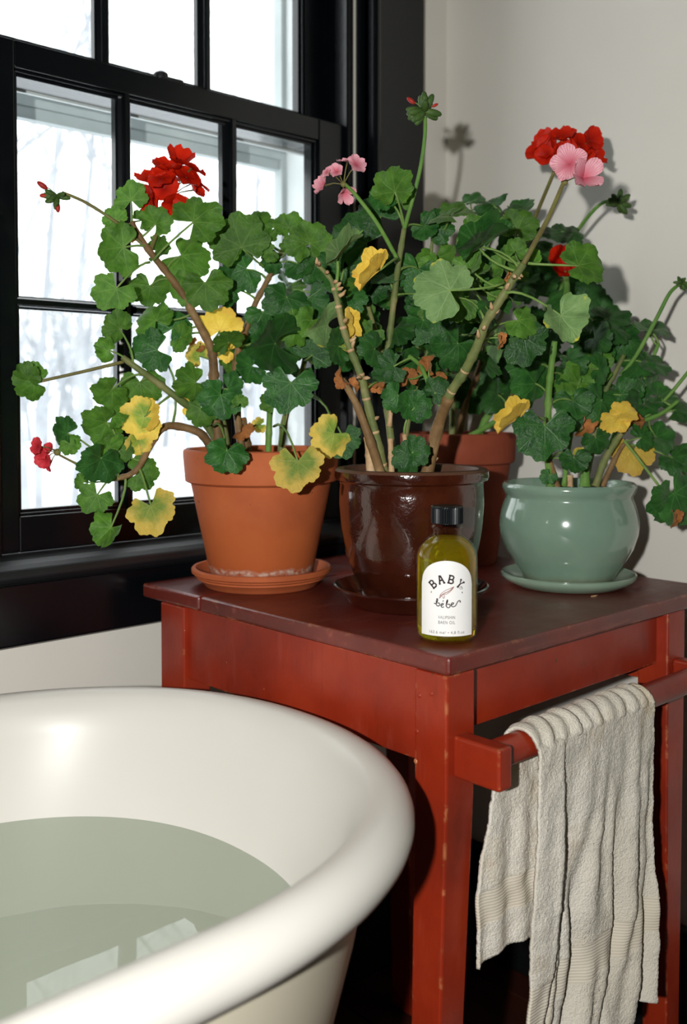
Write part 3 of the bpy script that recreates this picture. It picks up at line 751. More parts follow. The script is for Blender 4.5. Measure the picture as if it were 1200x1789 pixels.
lathe_obj('pot', [(0, z0), (0.049, z0), (0.051, z0+0.002), (0.0545, 0.02), (0.0625, 0.036), (0.0690, 0.055), (0.0735, 0.080), (0.0755, 0.105), (0.0752, 0.118), (0.0745, 0.1255), (0.0755, 0.1285), (0.0790, 0.1305), (0.0803, 0.1345), (0.0798, 0.1395)], (P2[0], P2[1], T), M['brown'], R2)
lathe_obj('rim', [(0.0798, 0.1395), (0.0778, 0.1422), (0.0740, 0.1428), (0.0700, 0.1420), (0.0680, 0.138), (0.0675, 0.118), (0.066, 0.09), (0.05, 0.03), (0, 0.02)], (P2[0], P2[1], T), M['brownrim'], R2)
soil(R2, P2, 0.0672, T+0.128)
lathe_obj('pot', [(0, 0), (0.050, 0), (0.052, 0.002), (0.0685, 0.130), (0.0735, 0.1325), (0.0745, 0.136), (0.0762, 0.1665), (0.0752, 0.1695), (0.0725, 0.1705), (0.0700, 0.1690), (0.0685, 0.16), (0.066, 0.13), (0.048, 0.02), (0, 0.02)], (P3[0], P3[1], T), M['oldterra'], R3)
soil(R3, P3, 0.068, T+0.152)
lathe_obj('pot', [(0, 0.0064), (0.049, 0.0064), (0.0515, 0.009), (0.0545, 0.0165), (0.0630, 0.028), (0.0725, 0.044), (0.0778, 0.0605), (0.0788, 0.0715), (0.0772, 0.084), (0.0738, 0.0955), (0.0712, 0.1015), (0.0712, 0.1045), (0.0735, 0.1080), (0.0757, 0.1130), (0.0754, 0.1168), (0.0735, 0.1188), (0.0705, 0.1185), (0.0680, 0.1150), (0.0675, 0.100), (0.07, 0.07), (0.05, 0.02), (0, 0.017)], (P4[0], P4[1], T), M['celadon'], R4)
soil(R4, P4, 0.0672, T+0.106)

# ------------------------------------------------------------------ geranium leaves
def leaf_mesh(name, mat, seed, cup, fold, ruffle, droop, wave):
    rnd = random.Random(seed); nt, nr = 70, 5
    lob = [rnd.uniform(0.86, 1.08) for _ in range(9)]; jit = [rnd.uniform(-0.12, 0.12) for _ in range(9)]
    depth = rnd.uniform(0.13, 0.20); sq = rnd.uniform(0.92, 1.10); skew = rnd.uniform(-0.10, 0.10)
    ph = rnd.uniform(0, 6.28); A = math.radians(rnd.uniform(136, 160))
    vs_ = [(0, 0, 0)]; fs = []
    for j in range(1, nr+1):
        f = j/nr
        for i in range(nt+1):
            th = -A + 2*A*i/nt; a = abs(th)
            base = 1.0 - 0.20*(a/math.pi) - 0.34*max(0, (a-1.5)/1.2)**2
            k = th/5.6*7; li = int(math.floor(k+0.5))+4
            li = max(0, min(8, li)); dk = k-(li-4)+jit[li]
            lobe = (1-depth) + depth*max(0, math.cos(math.pi*dk))**0.7
            # blend lobe size smoothly between neighbours
            l2 = lob[min(8, li+1)] if dk > 0 else lob[max(0, li-1)]
            size = lob[li]*(1-abs(dk)) + l2*abs(dk)
            cren = 0.97 + 0.06*abs(math.cos(th*11.5+ph))
            rr = base*(1+(lobe*size-1)*f**1.3)*(cren if j == nr else 1)*f
            x = rr*math.sin(th)*sq + skew*rr*rr*math.cos(th); y = rr*math.cos(th)
            q = Vector((x*1.1+seed*3.17, y*1.1+seed*1.3, seed*0.7))
            z = cup*rr*rr + 0.55*ruffle*f*f*math.cos(k*2*math.pi) + fold*abs(x) - droop*max(0, y)**2 - 0.30*max(0, rr-0.62)**1.5*(0.4+noise.noise(q*0.8))
            z += wave*f*noise.noise(q) + 0.35*wave*f*f*noise.noise(q*2.6)
            z -= fold*abs(x); fa = math.atan(fold)          # each half swings about the midrib
            vs_.append((x*math.cos(fa) - z*math.sin(fa)*(1 if x > 0 else -1), y, z*math.cos(fa) + abs(x)*math.sin(fa)))
    for i in range(nt): fs.append((0, 1+i+1, 1+i))
    for j in range(nr-1):
        for i in range(nt):
            o = 1+j*(nt+1)
            fs.append((o+i, o+i+1, o+nt+1+i+1, o+nt+1+i))
    me = bpy.data.meshes.new(name); me.from_pydata(vs_, [], [f[::-1] for f in fs]); me.materials.append(mat)
    me.polygons.foreach_set('use_smooth', [True]*len(me.polygons)); me.update(); return me
LEAF = {}
for kname, mat in LM.items():
    LEAF[kname] = [leaf_mesh('leaf', mat, 10+i, *q) for i, q in enumerate((
        (0.08, 0.05, 0.06, 0.05, 0.20), (-0.18, 0.10, 0.06, 0.10, 0.32), (0.22, 0.0, 0.07, 0.0, 0.38), (-0.10, 0.24, 0.05, 0.22, 0.35), (0.05, 0.60, 0.06, 0.10, 0.35), (0.0, 1.3, 0.09, 0.2, 0.5),
        (-0.28, 0.15, 0.08, 0.15, 0.45), (0.15, 0.30, 0.07, 0.0, 0.45), (-0.12, -0.22, 0.06, 0.3, 0.40), (0.05, 0.4, 0.1, 0.3, 0.5), (0.0, 7.0, 0.05, 0.20, 0.18)))]
class Plant:
    def __init__(s, root, depth):
        s.root = root; s.depth = depth; s.base = wloc(root); s.nodes = []
        s.n = 0
    def P(s, px, py, d=0.0): return at(px, py, clampdepth(px, s.depth+d))
    def stem(s, pts, r0, r1, mat='woody', knots=True, name='stem', node=True, sides=10):
        ctrl = [s.P(*p) for p in pts]; path = smooth_path(ctrl, 7)
        D = s.depth; n = len(path)
        rad = []
        for i in range(n):
            f = i/(n-1); r = (r0+(r1-r0)*f)/FPX*D*0.5
            if knots: r *= 1 + 0.24*max(0, math.cos(i*2*math.pi/6.3))**6 + 0.06*noise.noise(path[i]*120)
            rad.append(r)
        o = MB().tube(path, rad, sides).build(name, SM[mat], s.root, smooth=True)
        if node: s.nodes += path
        return o
    def leaf(s, px, py, R, ang, kind='g', tilt=0, roll=0, d=0.0, var=None, stalk=True, to=None, smat='stalk'):
        depth = clampdepth(px, s.depth+d); p = at(px, py, depth)
        a = math.radians(ang); t = RT*math.cos(a)+UP*math.sin(a); n = -FW
        ti = math.radians(tilt); t2 = t*math.cos(ti)+n*math.sin(ti); n2 = n*math.cos(ti)-t*math.sin(ti)
        s_ = t2.cross(n2); ro = math.radians(roll)
        s3 = s_*math.cos(ro)+n2*math.sin(ro); n3 = n2*math.cos(ro)-s_*math.sin(ro)
        sc = 0.93*R/FPX*depth
        if var is None: var = (0, 6, 3, 7, 1, 8, 2, 9)[s.n % 8]
        o = bpy.data.objects.new('leaf', LEAF[kind][var]); COL.objects.link(o); o.parent = s.root
        q = p - s.base
        Mx = Matrix(((s3.x*sc, t2.x*sc, n3.x*sc, q.x), (s3.y*sc, t2.y*sc, n3.y*sc, q.y), (s3.z*sc, t2.z*sc, n3.z*sc, q.z), (0, 0, 0, 1)))
        o.matrix_local = Mx; s.n += 1
        if stalk:
            if to is not None: e = s.P(*to)
            else: e = min(s.nodes, key=lambda c: (c-p).length + 0.35*max(0, c.z-p.z+0.005) + (0.05 if (c-p).length < 0.02 else 0))
            L = (e-p).length
            mid = (p+e)/2 - t2*0.25*L + Vector((0, 0, 0.10*L)) - n3*0.1*L
            pts = [p*(1-u)**2 + mid*2*u*(1-u) + e*u*u for u in (0, 0.2, 0.4, 0.6, 0.8, 1)]
            rr = 0.0008 + 0.00055*min(1, R/50)
            MB().tube(pts, [rr*(0.8+0.4*i/5) for i in range(6)], 5).build('leaf_stalk', SM[smat], s.root, smooth=True)
        return o

# ---- flowers
def petal_ring(name, mat, seed, open_=0.25, n=5, wd=0.60):
    rnd = random.Random(seed); vs_ = []; fs = []
    for k in range(n):
        a0 = 2*math.pi*k/n + rnd.uniform(-0.12, 0.12); b = len(vs_); L = rnd.uniform(0.9, 1.05); tl = rnd.uniform(-0.1, 0.15)
        rows = 6; cols = 5
        for j in range(rows+1):
            f = j/rows; w = 0.06 + wd*0.95*math.sin(math.pi*(f**1.5*0.86+0.04))**0.8
            for i in range(cols+1):
                u = i/cols*2-1
                r = L*f - 0.10*u*u*f*f
                x = u*w; y = r; z = (open_+tl)*f + 0.18*f*f*u*u + 0.06*math.sin(u*4+seed+k)*f - 0.12*f*f
                vs_.append((x*math.cos(a0)+y*math.sin(a0), -x*math.sin(a0)+y*math.cos(a0), z))
        for j in range(rows):
            for i in range(cols):
                o = b+j*(cols+1)+i; fs.append((o, o+1, o+cols+2, o+cols+1))
    me = bpy.data.meshes.new(name); me.from_pydata(vs_, [], fs); me.materials.append(mat)
    me.polygons.foreach_set('use_smooth', [True]*len(me.polygons)); me.update(); return me
PET = {k: [petal_ring('floret', m, 3+i, o, n, 0.44 if k == 'pink' else 0.60) for i, (o, n) in enumerate(((0.25, 5), (0.55, 5), (0.1, 5), (0.8, 4)))] for k, m in PM.items()}
def flower(pl, hub, florets, kind, d=0.0, facing=0.55, hubr=5, label=None):
    """hub px; florets [(px,py,R,(optional)d)]"""
    hp = pl.P(hub[0], hub[1], d); m = MB(); m.ball(hp, hubr/FPX*pl.depth, seg=10, rings=6)
    rnd = random.Random(int(hub[0])); fl_ = []
    for q in florets:
        fd = q[3] if len(q) > 3 else rnd.uniform(-0.018, 0.012)
        p = pl.P(q[0], q[1], d+fd); mid = (hp+p)/2 + Vector((0, 0, 0.002))
        m.tube([hp, mid, p], [0.0006, 0.0006, 0.0011], 5)
        fl_.append((p, q[2]/FPX*pl.depth))
    head = m.build('flower_head', SM['reddish'], pl.root, smooth=True, loc=hp)
    if label: head['label'] = label
    for i, (p, sc) in enumerate(fl_):
        out = (p-hp); out = out.normalized() if out.length > 1e-6 else -FW
        n = (out*(1-facing) - FW*facing + Vector((rnd.uniform(-.3, .3), rnd.uniform(-.3, .3), rnd.uniform(-.3, .3)))).normalized()
        t = n.orthogonal().normalized(); s_ = t.cross(n)
        o = bpy.data.objects.new('floret', PET[kind][rnd.randrange(4)]); COL.objects.link(o); o.parent = head
        q = p-hp
        o.matrix_local = Matrix(((s_.x*sc, t.x*sc, n.x*sc, q.x), (s_.y*sc, t.y*sc, n.y*sc, q.y), (s_.z*sc, t.z*sc, n.z*sc, q.z), (0, 0, 0, 1)))
    return head
BUDRED = mottled('bud_red', srgb(150, 36, 30), srgb(176, 44, 34), 60, 0.5, 0.3, 0)
def buds(pl, px, py, R, d, reds=(), seed=1):
    """a nodding cluster of green pointed buds, with some red ones on their own stalks"""
    rnd = random.Random(seed); hp = pl.P(px, py, d); m = MB(); u = pl.depth/FPX
    for i in range(16):
        v = Vector((rnd.gauss(0, 1), rnd.gauss(0, 1), rnd.gauss(-0.1, 0.8))).normalized()
        m.ball(hp + v*R*0.55*u, R*0.24*u, R*0.24*u, R*0.6*u, 8, 6, axis=v)
    head = m.build('bud_cluster', SM['bract'], pl.root, smooth=True, loc=hp)
    for bx, by, r in reds:
        p = pl.P(bx, by, d); ax = (p-hp).normalized()
        MB().tube([hp, (hp+p)/2+Vector((0, 0, 0.002)), p], 0.0006, 5).ball(p, r*0.45*u, r*0.45*u, r*u, 8, 6, axis=ax, mi=1).build('bud', [SM['stalk'], BUDRED], head, smooth=True)

# ================================================================== plant 1, terracotta
p1 = Plant(R1, 1.150)
p1.stem([(384, 800, -.02), (380, 760, -.03), (373, 700, -.03), (373, 640, -.03), (367, 605, -.03), (345, 562, -.04), (315, 508, -.05), (290, 475, -.06), (262, 440, -.07), (243, 412, -.07), (230, 388, -.07)], 19, 9, 'woody')
p1.stem([(372, 790, -.03), (350, 757, -.04), (305, 744, -.05), (282, 750, -.06), (262, 780, -.07), (243, 815, -.08), (225, 830, -.08), (192, 838, -.085)], 15, 8, 'woody')
p1.stem([(392, 795, -.02), (352, 730, -.04), (312, 697, -.06), (270, 665, -.07), (238, 642, -.08), (214, 624, -.08)], 14, 9, 'semi')
p1.stem([(424, 800, 0), (412, 700, .0), (414, 625, .0), (432, 570, .0), (446, 530, .0), (462, 500, .0), (478, 468, .0), (492, 440, .0)], 14, 8, 'woody')
p1.stem([(430, 805, .01), (428, 770, .01), (422, 730, .01)], 24, 15, 'woody', name='stump')
p1.stem([(468, 800, -.01), (470, 750, -.01), (472, 715, -.015), (478, 690, -.015)], 12, 9, 'green')
p1.stem([(490, 800, .0), (496, 740, .0), (508, 700, .0), (530, 640, .01), (540, 560, .01), (548, 500, .01)], 13, 7, 'semi')
p1.stem([(400, 800, 0.0), (385, 725, -.01), (352, 690, -.02), (318, 672, -.03)], 12, 8, 'semi')
# long bare stalks: lone leaf, bud stalk
p1.stem([(216, 632, -.08), (150, 648, -.09), (66, 667, -.10)], 6, 5, 'reddish', False, 'leaf_stalk', False, 7)
p1.stem([(262, 438, -.07), (205, 390, -.08), (150, 354, -.085), (108, 336, -.09)], 6, 5, 'reddish', False, 'flower_stalk', False, 7)
p1.stem([(262, 440, -.07), (275, 405, -.06), (293, 352, -.055)], 7, 6, 'reddish', False, 'flower_stalk', False, 7)
p1.stem([(205, 838, -.085), (150, 818, -.09), (104, 795, -.09)], 5, 4, 'reddish', False, 'flower_stalk', False, 6)
buds(p1, 100, 343, 19, -.09, ((74, 324, 10), (79, 342, 9), (101, 362, 9)), 2)
flower(p1, (296, 345), [(265, 345, 24), (262, 318, 25), (290, 298, 28), (312, 287, 27), (334, 294, 26), (346, 316, 26), (326, 310, 27), (286, 328, 25), (302, 355, 22), (320, 364, 20), (274, 302, 22), (264, 356, 21), (305, 316, 27), (338, 332, 21), (282, 312, 25)], 'red', -.055, 0.35)
flower(p1, (100, 790), [(66, 780, 15), (80, 802, 16), (88, 786, 12), (72, 793, 11), (86, 815, 8)], 'coral', -.09, 0.5, 6)
L = p1.leaf
L(229, 350, 37, 95, 'g', 10, 0, -.08, 0); L(203, 384, 30, 140, 'g', 5, 0, -.08, 2); L(216, 432, 56, 185, 'g', 0, 10, -.09, 1)
L(207, 400, 18, 100, 'g', 0, 20, -.075); L(272, 391, 36, 60, 'g', 25, 0, -.08, 3); L(338, 388, 58, 40, 'g', -5, 10, -.09, 0, to=(268, 455, -.07))
L(317, 447, 55, -30, 'g', 10, 20, -.05, 1); L(272, 438, 34, 15, 'g', 20, 20, -.06); L(248, 385, 26, 30, 'g', 20, 0, -.05)
L(203, 504, 48, 238, 'g', 0, 12, -.09, 0, to=(262, 458, -.07)); L(208, 574, 40, 140, 'g', -20, 10, -.09, 2, to=(232, 638, -.08))
L(190, 612, 28, 165, 'g', 0, 0, -.09); L(196, 680, 42, 225, 'g', 10, 45, -.09, 3, to=(250, 655, -.075))
L(60, 667, 46, 178, 'g', 10, -20, -.10, 2, stalk=False); L(48, 660, 30, 80, 'g', 30, 0, -.098, 1, stalk=False)
L(275, 612, 50, 195, 'd', 5, -5, -.07, 0, to=(300, 750, -.05)); L(272, 560, 44, 120, 'g', -20, 0, -.06, 1); L(262, 500, 46, 265, 'g', 0, 0, -.04, 2)
L(245, 668, 46, 275, 'g', 0, 0, -.06, 1); L(186, 738, 50, 205, 'g', 10, 40, -.09, 3, to=(205, 835, -.085)); L(196, 728, 34, 40, 'g', 0, 30, -.09, 1, stalk=False)
L(118, 757, 40, 170, 'd', -10, 20, -.10, 1, to=(190, 832, -.085)); L(122, 775, 26, 300, 'g', 0, 0, -.10, 2, stalk=False)
L(190, 782, 36, 120, 'g', -25, 0, -.09, 0); L(206, 785, 34, 40, 'g', -10, 0, -.085, 2); L(176, 800, 52, 252, 'd', 10, 48, -.11, 3)
L(170, 865, 40, 240, 'g', 5, 0, -.10, 0); L(146, 842, 19, 130, 'g', 0, 0, -.09); L(240, 828, 40, -5, 'g', 0, 0, -.075, 1)
L(194, 921, 46, 225, 'g', 0, -15, -.10, 4, to=(218, 832, -.08)); L(264, 884, 56, 292, 'v', 5, 0, -.10, 0, to=(243, 818, -.08))
L(252, 728, 50, 205, 'v', 5, 15, -.09, 1, to=(300, 690, -.06)); L(256, 726, 38, 25, 'y', 10, 20, -.085, 2, stalk=False); L(240, 770, 30, 280, 'v', 0, 30, -.08, 3)
L(342, 668, 46, 190, 'g', 35, 15, -.08, 8); L(325, 706, 30, 20, 'y', 30, 0, -.04, 2); L(348, 622, 30, 130, 'v', 0, 10, -.02, 1)
L(385, 690, 48, 235, 'd', 10, 20, -.06, 3); L(352, 715, 34, 250, 'g', 10, 10, -.055, 1); L(398, 680, 40, 330, 'd', 20, 0, -.05, 2)
L(508, 668, 60, 262, 'd', -5, 0, -.10, 0, to=(490, 780, -.02)); L(520, 806, 58, 272, 'v', 8, 0, -.125, 0, to=(478, 745, -.05))
L(396, 788, 46, 255, 'd', 12, 25, -.12, 3, to=(372, 745, -.05)); L(583, 757, 48, 215, 'v', 15, 10, -.08, 1, to=(520, 690, 0)); L(600, 765, 40, 290, 'd', 10, 0, -.07, 0, to=(540, 690, 0))
L(384, 578, 50, 65, 'y', 0, 0, -.03, 1); L(398, 612, 26, 170, 'y', 0, 20, -.02, 2); L(358, 494, 52, 275, 'g', 15, 0, -.06, 1); L(330, 500, 40, 210, 'g', 10, 20, -.05, 3)
L(421, 432, 64, 105, 'g', 10, 0, -.05, 0); L(400, 420, 46, 190, 'g', 0, 0, -.045, 2); L(452, 395, 34, 60, 'g', 0, 10, -.03, 1); L(503, 399, 34, 70, 'g', 0, -10, -.04, 0); L(495, 395, 22, 190, 'g', 0, 0, -.04, 2)
L(542, 425, 44, 60, 'g', 25, 0, -.05, 3); L(530, 425, 36, 170, 'g', 30, 0, -.05, 1); L(520, 460, 38, 320, 'd', 10, 0, -.03, 2); L(552, 462, 40, 250, 'd', 0, 20, -.03, 0)
L(474, 440, 22, 200, 'g', 0, 0, -.04); L(470, 415, 18, 60, 'g', 0, 0, -.04); L(507, 432, 22, 80, 'g', 0, 0, -.045); L(478, 455, 30, 190, 'd', 0, 0, -.02)
L(400, 598, 36, 110, 'g', 40, 0, -.05, 2); L(480, 600, 78, 200, 'd', 50, 25, -.08, 4); L(470, 592, 48, 150, 'd', 50, 0, -.06, 3)
L(572, 568, 62, 205, 'p', 50, 30, -.09, 4, to=(560, 600, 0)); L(545, 560, 40, 240, 'g', 30, 30, -.07, 3); L(420, 703, 18, 80, 'g', 0, 0, -.07, 2); L(520, 570, 40, 210, 'g', 30, 20, -.05, 1)
L(430, 470, 46, 200, 'd', 15, 0, -.02, 1); L(400, 500, 44, 170, 'd', 20, 0, -.02, 2); L(500, 520, 50, 250, 'd', 10, 15, -.03, 3); L(540, 520, 46, 300, 'd', 10, 0, -.02, 0); L(460, 545, 44, 290, 'd', 15, 0, -.01, 1)
L(440, 640, 40, 200, 'd', 20, 0, -.03, 2); L(545, 620, 44, 60, 'd', 10, 0, -.03, 0); L(480, 705, 30, 110, 'g', 10, 0, -.05, 1); L(455, 742, 20, 200, 'v', 0, 0, .02); L(300, 575, 40, 60, 'd', 0, 0, -.04, 3); L(315, 590, 34, 340, 'g', 20, 0, -.045, 2)
rnd = random.Random(21)
for i in range(15):
    a = rnd.uniform(0, 6.28); q = math.sqrt(rnd.random())
    L(490+80*q*math.cos(a), 560+120*q*math.sin(a), rnd.uniform(28, 46), rnd.uniform(185, 355), 'd' if rnd.random() < .7 else 'g', rnd.uniform(5, 72), rnd.uniform(-55, 55), rnd.uniform(.0, .06))
for bx, by, r in ((335, 592, 12), (350, 605, 11), (425, 745, 26), (232, 412, 12)):
    L(bx, by, r, 250, 'b', 10, 30, -.03, 5, stalk=False)

# ================================================================== plant 2, brown pot
p2 = Plant(R2, 1.045)
p2.stem([(672, 830, -.02), (660, 775, -.03), (642, 705, -.035), (630, 655, -.04), (610, 605, -.045), (596, 560, -.05), (588, 520, -.05), (577, 487, -.05), (552, 460, -.05)], 16, 7, 'semi')
p2.stem([(748, 830, -.01), (765, 745, -.02), (785, 690, -.045), (812, 648, -.06), (833, 605, -.075), (848, 565, -.085), (872, 527, -.095), (896, 488, -.10), (914, 462, -.10)], 18, 12, 'semi')
p2.stem([(745, 832, -.012), (765, 745, -.021), (784, 694, -.0455)], 22, 18, 'woody')
p2.stem([(690, 830, .03), (676, 700, .03), (676, 630, .025), (684, 560, .02), (691, 500, .02), (697, 455, .01), (706, 400, .01)], 14, 9, 'semi')
p2.stem([(665, 828, -.03), (645, 765, -.04), (622, 705, -.045), (597, 662, -.05)], 17, 10, 'woody')
p2.stem([(648, 828, -.02), (646, 790, -.02), (643, 762, -.02)], 17, 15, 'dry', name='cut_stub'); p2.stem([(684, 828, -.02), (683, 795, -.02), (682, 766, -.02)], 11, 9, 'dry', name='cut_stub')
p2.stem([(714, 830, -.03), (709, 785, -.035), (706, 758, -.035)], 6, 8, 'dry', name='cut_stub'); p2.stem([(680, 745, -.02), (682, 720, -.02), (676, 706, -.02)], 9, 4, 'dry', name='cut_stub')
for pts in ([(700, 830, .04), (720, 700, .05), (760, 580, .06), (800, 470, .07), (820, 410, .07)], [(676, 650, .03), (650, 560, .05), (630, 480, .06), (625, 430, .06)], [(720, 700, .05), (730, 600, .06), (745, 500, .07), (755, 420, .06)], [(815, 640, -.04), (850, 590, .0), (880, 540, .03), (890, 450, .04)], [(620, 620, -.03), (600, 560, .02), (590, 500, .04)]):
    p2.stem(pts, 10, 6, 'semi')
p2.stem([(752, 680, -.03), (735, 640, -.02), (714, 622, -.01)], 8, 7, 'green')
p2.stem([(706, 400, .01), (716, 365, .0), (733, 300, -.01), (742, 240, -.02), (743, 205, -.02)], 8, 6, 'green', False, 'flower_stalk', False, 8)
p2.stem([(695, 455, .0), (660, 392, -.02), (625, 345, -.03), (603, 322, -.04)], 8, 6, 'green', False, 'flower_stalk', False, 8)
p2.stem([(914, 462, -.10), (930, 432, -.10), (958, 380, -.09), (985, 318, -.08)], 9, 7, 'reddish', False, 'flower_stalk', False, 8)
p2.stem([(586, 518, -.05), (590, 475, -.055), (594, 445, -.06), (634, 402, -.07)], 7, 3, 'green', False, 'leaf_stalk', False, 6)
buds(p2, 741, 194, 28, -.02, ((718, 176, 9), (760, 184, 6)), 5)
flower(p2, (600, 322), [(607, 282, 20), (622, 288, 19), (588, 300, 14), (566, 325, 19), (600, 336, 19), (571, 301, 10)], 'pink', -.04, 0.5)
flower(p2, (986, 318), [(995, 286, 31, -.012), (1019, 311, 30, -.02)], 'pink', -.08, 0.8, 6)
L = p2.leaf
L(690, 335, 50, 100, 'g', 20, 40, -.02, 3); L(700, 350, 30, 70, 'g', 20, 0, 0, 1); L(668, 345, 30, 240, 'd', 0, 0, 0, 2)
L(640, 425, 66, 165, 'd', 0, 0, .05, 0); L(665, 378, 50, 130, 'd', 0, 0, .05, 1); L(600, 470, 60, 240, 'd', 0, 0, .04, 2); L(640, 480, 60, 300, 'd', 10, 0, .05, 3)
L(782, 378, 46, 175, 'g', -20, -58, .02, 6); L(796, 372, 42, 25, 'g', -20, 52, .03, 3); L(740, 395, 34, 320, 'd', 10, 0, .03, 2)
L(905, 402, 42, 70, 'g', 20, 20, .03, 3); L(846, 425, 62, 85, 'g', 10, 58, -.06, 4); L(838, 434, 78, 32, 'd', 10, 30, -.085, 10); L(842, 432, 50, 212, 'd', 10, -25, -.085, 10); L(594, 447, 64, 48, 'p', 0, 12, -.065, 10, stalk=False); L(822, 470, 44, 60, 'g', 10, 50, -.07, 4)
L(786, 507, 68, 150, 'p', 5, -10, -.12, 1, to=(878, 495, -.10)); L(800, 520, 56, 215, 'g', 15, 10, -.05, 0); L(830, 488, 34, 60, 'g', 30, 30, -.05, 5); L(822, 500, 30, 120, 'g', 20, 0, -.04, 2)
L(979, 551, 58, 300, 'p', 10, 15, -.13, 7, to=(882, 512, -.10)); L(1010, 464, 54, 10, 'g', 0, 30, -.11, 3, to=(922, 460, -.10))
L(664, 472, 60, 222, 'y', 0, -38, -.05, 10, to=(692, 455, 0)); L(602, 560, 44, 282, 'y', 0, 35, -.03, 10); L(596, 600, 24, 250, 'v', 0, 50, -.02, 3)
L(748, 645, 26, 90, 'b', 0, 20, -.02, 5); L(712, 662, 26, 100, 'b', 0, 20, .0, 2); L(602, 665, 24, 130, 'b', 0, 40, -.055, 5, stalk=False); L(612, 672, 18, 330, 'b', 0, 30, -.055, 5, stalk=False)
L(660, 668, 26, 200, 'b', 10, 60, -.02, 5); L(768, 662, 16, 60, 'b', 0, 10, 0); L(885, 480, 16, 250, 'b', 0, 40, -.07, 5, stalk=False); L(870, 590, 20, 290, 'b', 0, 40, -.05, 5)
L(688, 640, 38, 200, 'd', 10, 0, -.02, 0); L(695, 690, 34, 220, 'd', 15, 10, -.03, 1); L(724, 712, 36, 20, 'd', 20, 0, -.04, 3); L(715, 708, 34, 190, 'd', 25, 0, -.04, 2); L(760, 685, 30, 30, 'd', 20, 0, -.04, 1)
L(716, 796, 36, 200, 'd', 15, 0, -.05, 1); L(722, 790, 34, 10, 'd', 20, 10, -.05, 3); L(650, 578, 32, 230, 'g', 10, 10, -.01, 0); L(655, 610, 40, 190, 'd', 40, 0, -.02, 3); L(592, 605, 42, 180, 'd', 40, 0, -.03, 2)
L(760, 400, 40, 40, 'd', 10, 0, .04, 1); L(820, 470, 46, 280, 'd', 10, 0, 0, 2); L(870, 440, 42, 310, 'd', 10, 10, .02, 0); L(730, 470, 50, 250, 'd', 10, 0, .03, 1); L(740, 560, 50, 300, 'd', 20, 0, .03, 3); L(800, 600, 54, 230, 'd', 10, 20, .03, 1)
L(905, 470, 30, 200, 'g', 20, 0, -.04, 2); L(900, 440, 26, 80, 'g', 30, 20, -.055, 1); L(930, 450, 22, 40, 'g', 20, 20, -.06, 2); L(880, 470, 30, 120, 'g', 30, 30, -.055, 5); L(860, 540, 46, 160, 'd', 50, 30, -.06, 4); L(905, 560, 40, 330, 'g', 10, 20, -.03, 1); L(915, 590, 54, 280, 'd', 0, 0, -.02, 0)
L(885, 515, 44, 150, 'g', 40, 50, -.06, 5)
rnd = random.Random(33)
for i in range(52):
    a = rnd.uniform(0, 6.28); q = math.sqrt(rnd.random())
    L(735+150*q*math.cos(a), 552+122*q*math.sin(a), rnd.uniform(28, 48), rnd.uniform(185, 355), 'd' if rnd.random() < .55 else 'g', rnd.uniform(5, 72), rnd.uniform(-55, 55), rnd.uniform(.02, .12))
for i in range(26):
    q = p2.nodes[rnd.randrange(8, 110)]
    v = (Vector((rnd.uniform(-1, 1), rnd.uniform(-1, 0.2), rnd.uniform(-0.3, 1))) - FW*0.5).normalized()
    q = q + v*0.003; L_ = rnd.uniform(0.5, 1.1)
    MB().tube([q, q+v*0.006*L_, q+(v*0.010+Vector((0, 0, rnd.uniform(-.005, .004))))*L_], [0.0024, 0.0020, 0.0006], 6).build('dry_bract', SM['dry'], R2, smooth=True)
# pale ring scars where old leaves have dropped, on the two bare front stems
for lo, hi, r in ((3, 50, 14), (60, 112, 16)):
    for k in range(lo, hi, 6):
        if k+1 >= len(p2.nodes): break
        a_, b_ = p2.nodes[k], p2.nodes[k+1]
        if (b_-a_).length > 0.03: continue
        d_ = (b_-a_).normalized()*0.0016; f_ = (k-lo)/(hi-lo); rr_ = (r-(r-9)*f_)/FPX*1.0*0.5*1.16
        MB().tube([a_-d_, a_-d_*0.5, a_+d_*0.5, a_+d_], [rr_*0.9, rr_*1.06, rr_*1.06, rr_*0.9], 10).build('node_scar', SM['dry'], R2, smooth=True)

# ================================================================== plant 3, back pot
p3 = Plant(R3, 1.315)
p3.stem([(800, 765, 0), (815, 700, 0), (838, 640, 0), (850, 560, 0), (880, 480, .01), (910, 420, -.03)], 13, 8, 'woody')
p3.stem([(790, 765, 0), (790, 690, 0), (780, 610, 0), (800, 520, 0), (830, 430, 0), (850, 390, 0)], 12, 8, 'semi')
p3.stem([(835, 765, 0), (850, 730, 0), (880, 690, 0), (910, 630, 0), (960, 540, .01), (985, 490, .01)], 13, 8, 'green')
p3.stem([(815, 765, 0), (860, 740, -.02), (890, 715, -.03)], 11, 8, 'green')
p3.stem([(910, 430, -.03), (932, 385, -.08), (968, 300, -.15)], 7, 6, 'reddish', False, 'flower_stalk', False, 8)
p3.stem([(960, 490, .01), (985, 440, -.03), (1022, 385, -.08), (1050, 356, -.10), (1070, 351, -.11)], 7, 5, 'green', False, 'flower_stalk', False, 8)
p3.stem([(985, 540, -.05), (990, 505, -.09), (988, 478, -.10)], 10, 8, 'green', False, 'flower_stalk', False, 8)
buds(p3, 1081, 354, 20, -.11, (), 8)
flower(p3, (984, 285), [(940, 266, 21), (950, 244, 20), (965, 262, 22), (981, 244, 22), (997, 240, 22), (1012, 256, 22), (1030, 246, 20), (1036, 270, 21), (1016, 276, 20), (986, 272, 22), (955, 272, 17)], 'red', -.15, 0.5)
flower(p3, (988, 478), [(984, 460, 28), (998, 470, 26), (986, 474, 22)], 'red', -.10, 0.7)
flower(p3, (893, 600), [(880, 596, 14), (902, 590, 14)], 'red', -.06, 0.6)
L = p3.leaf
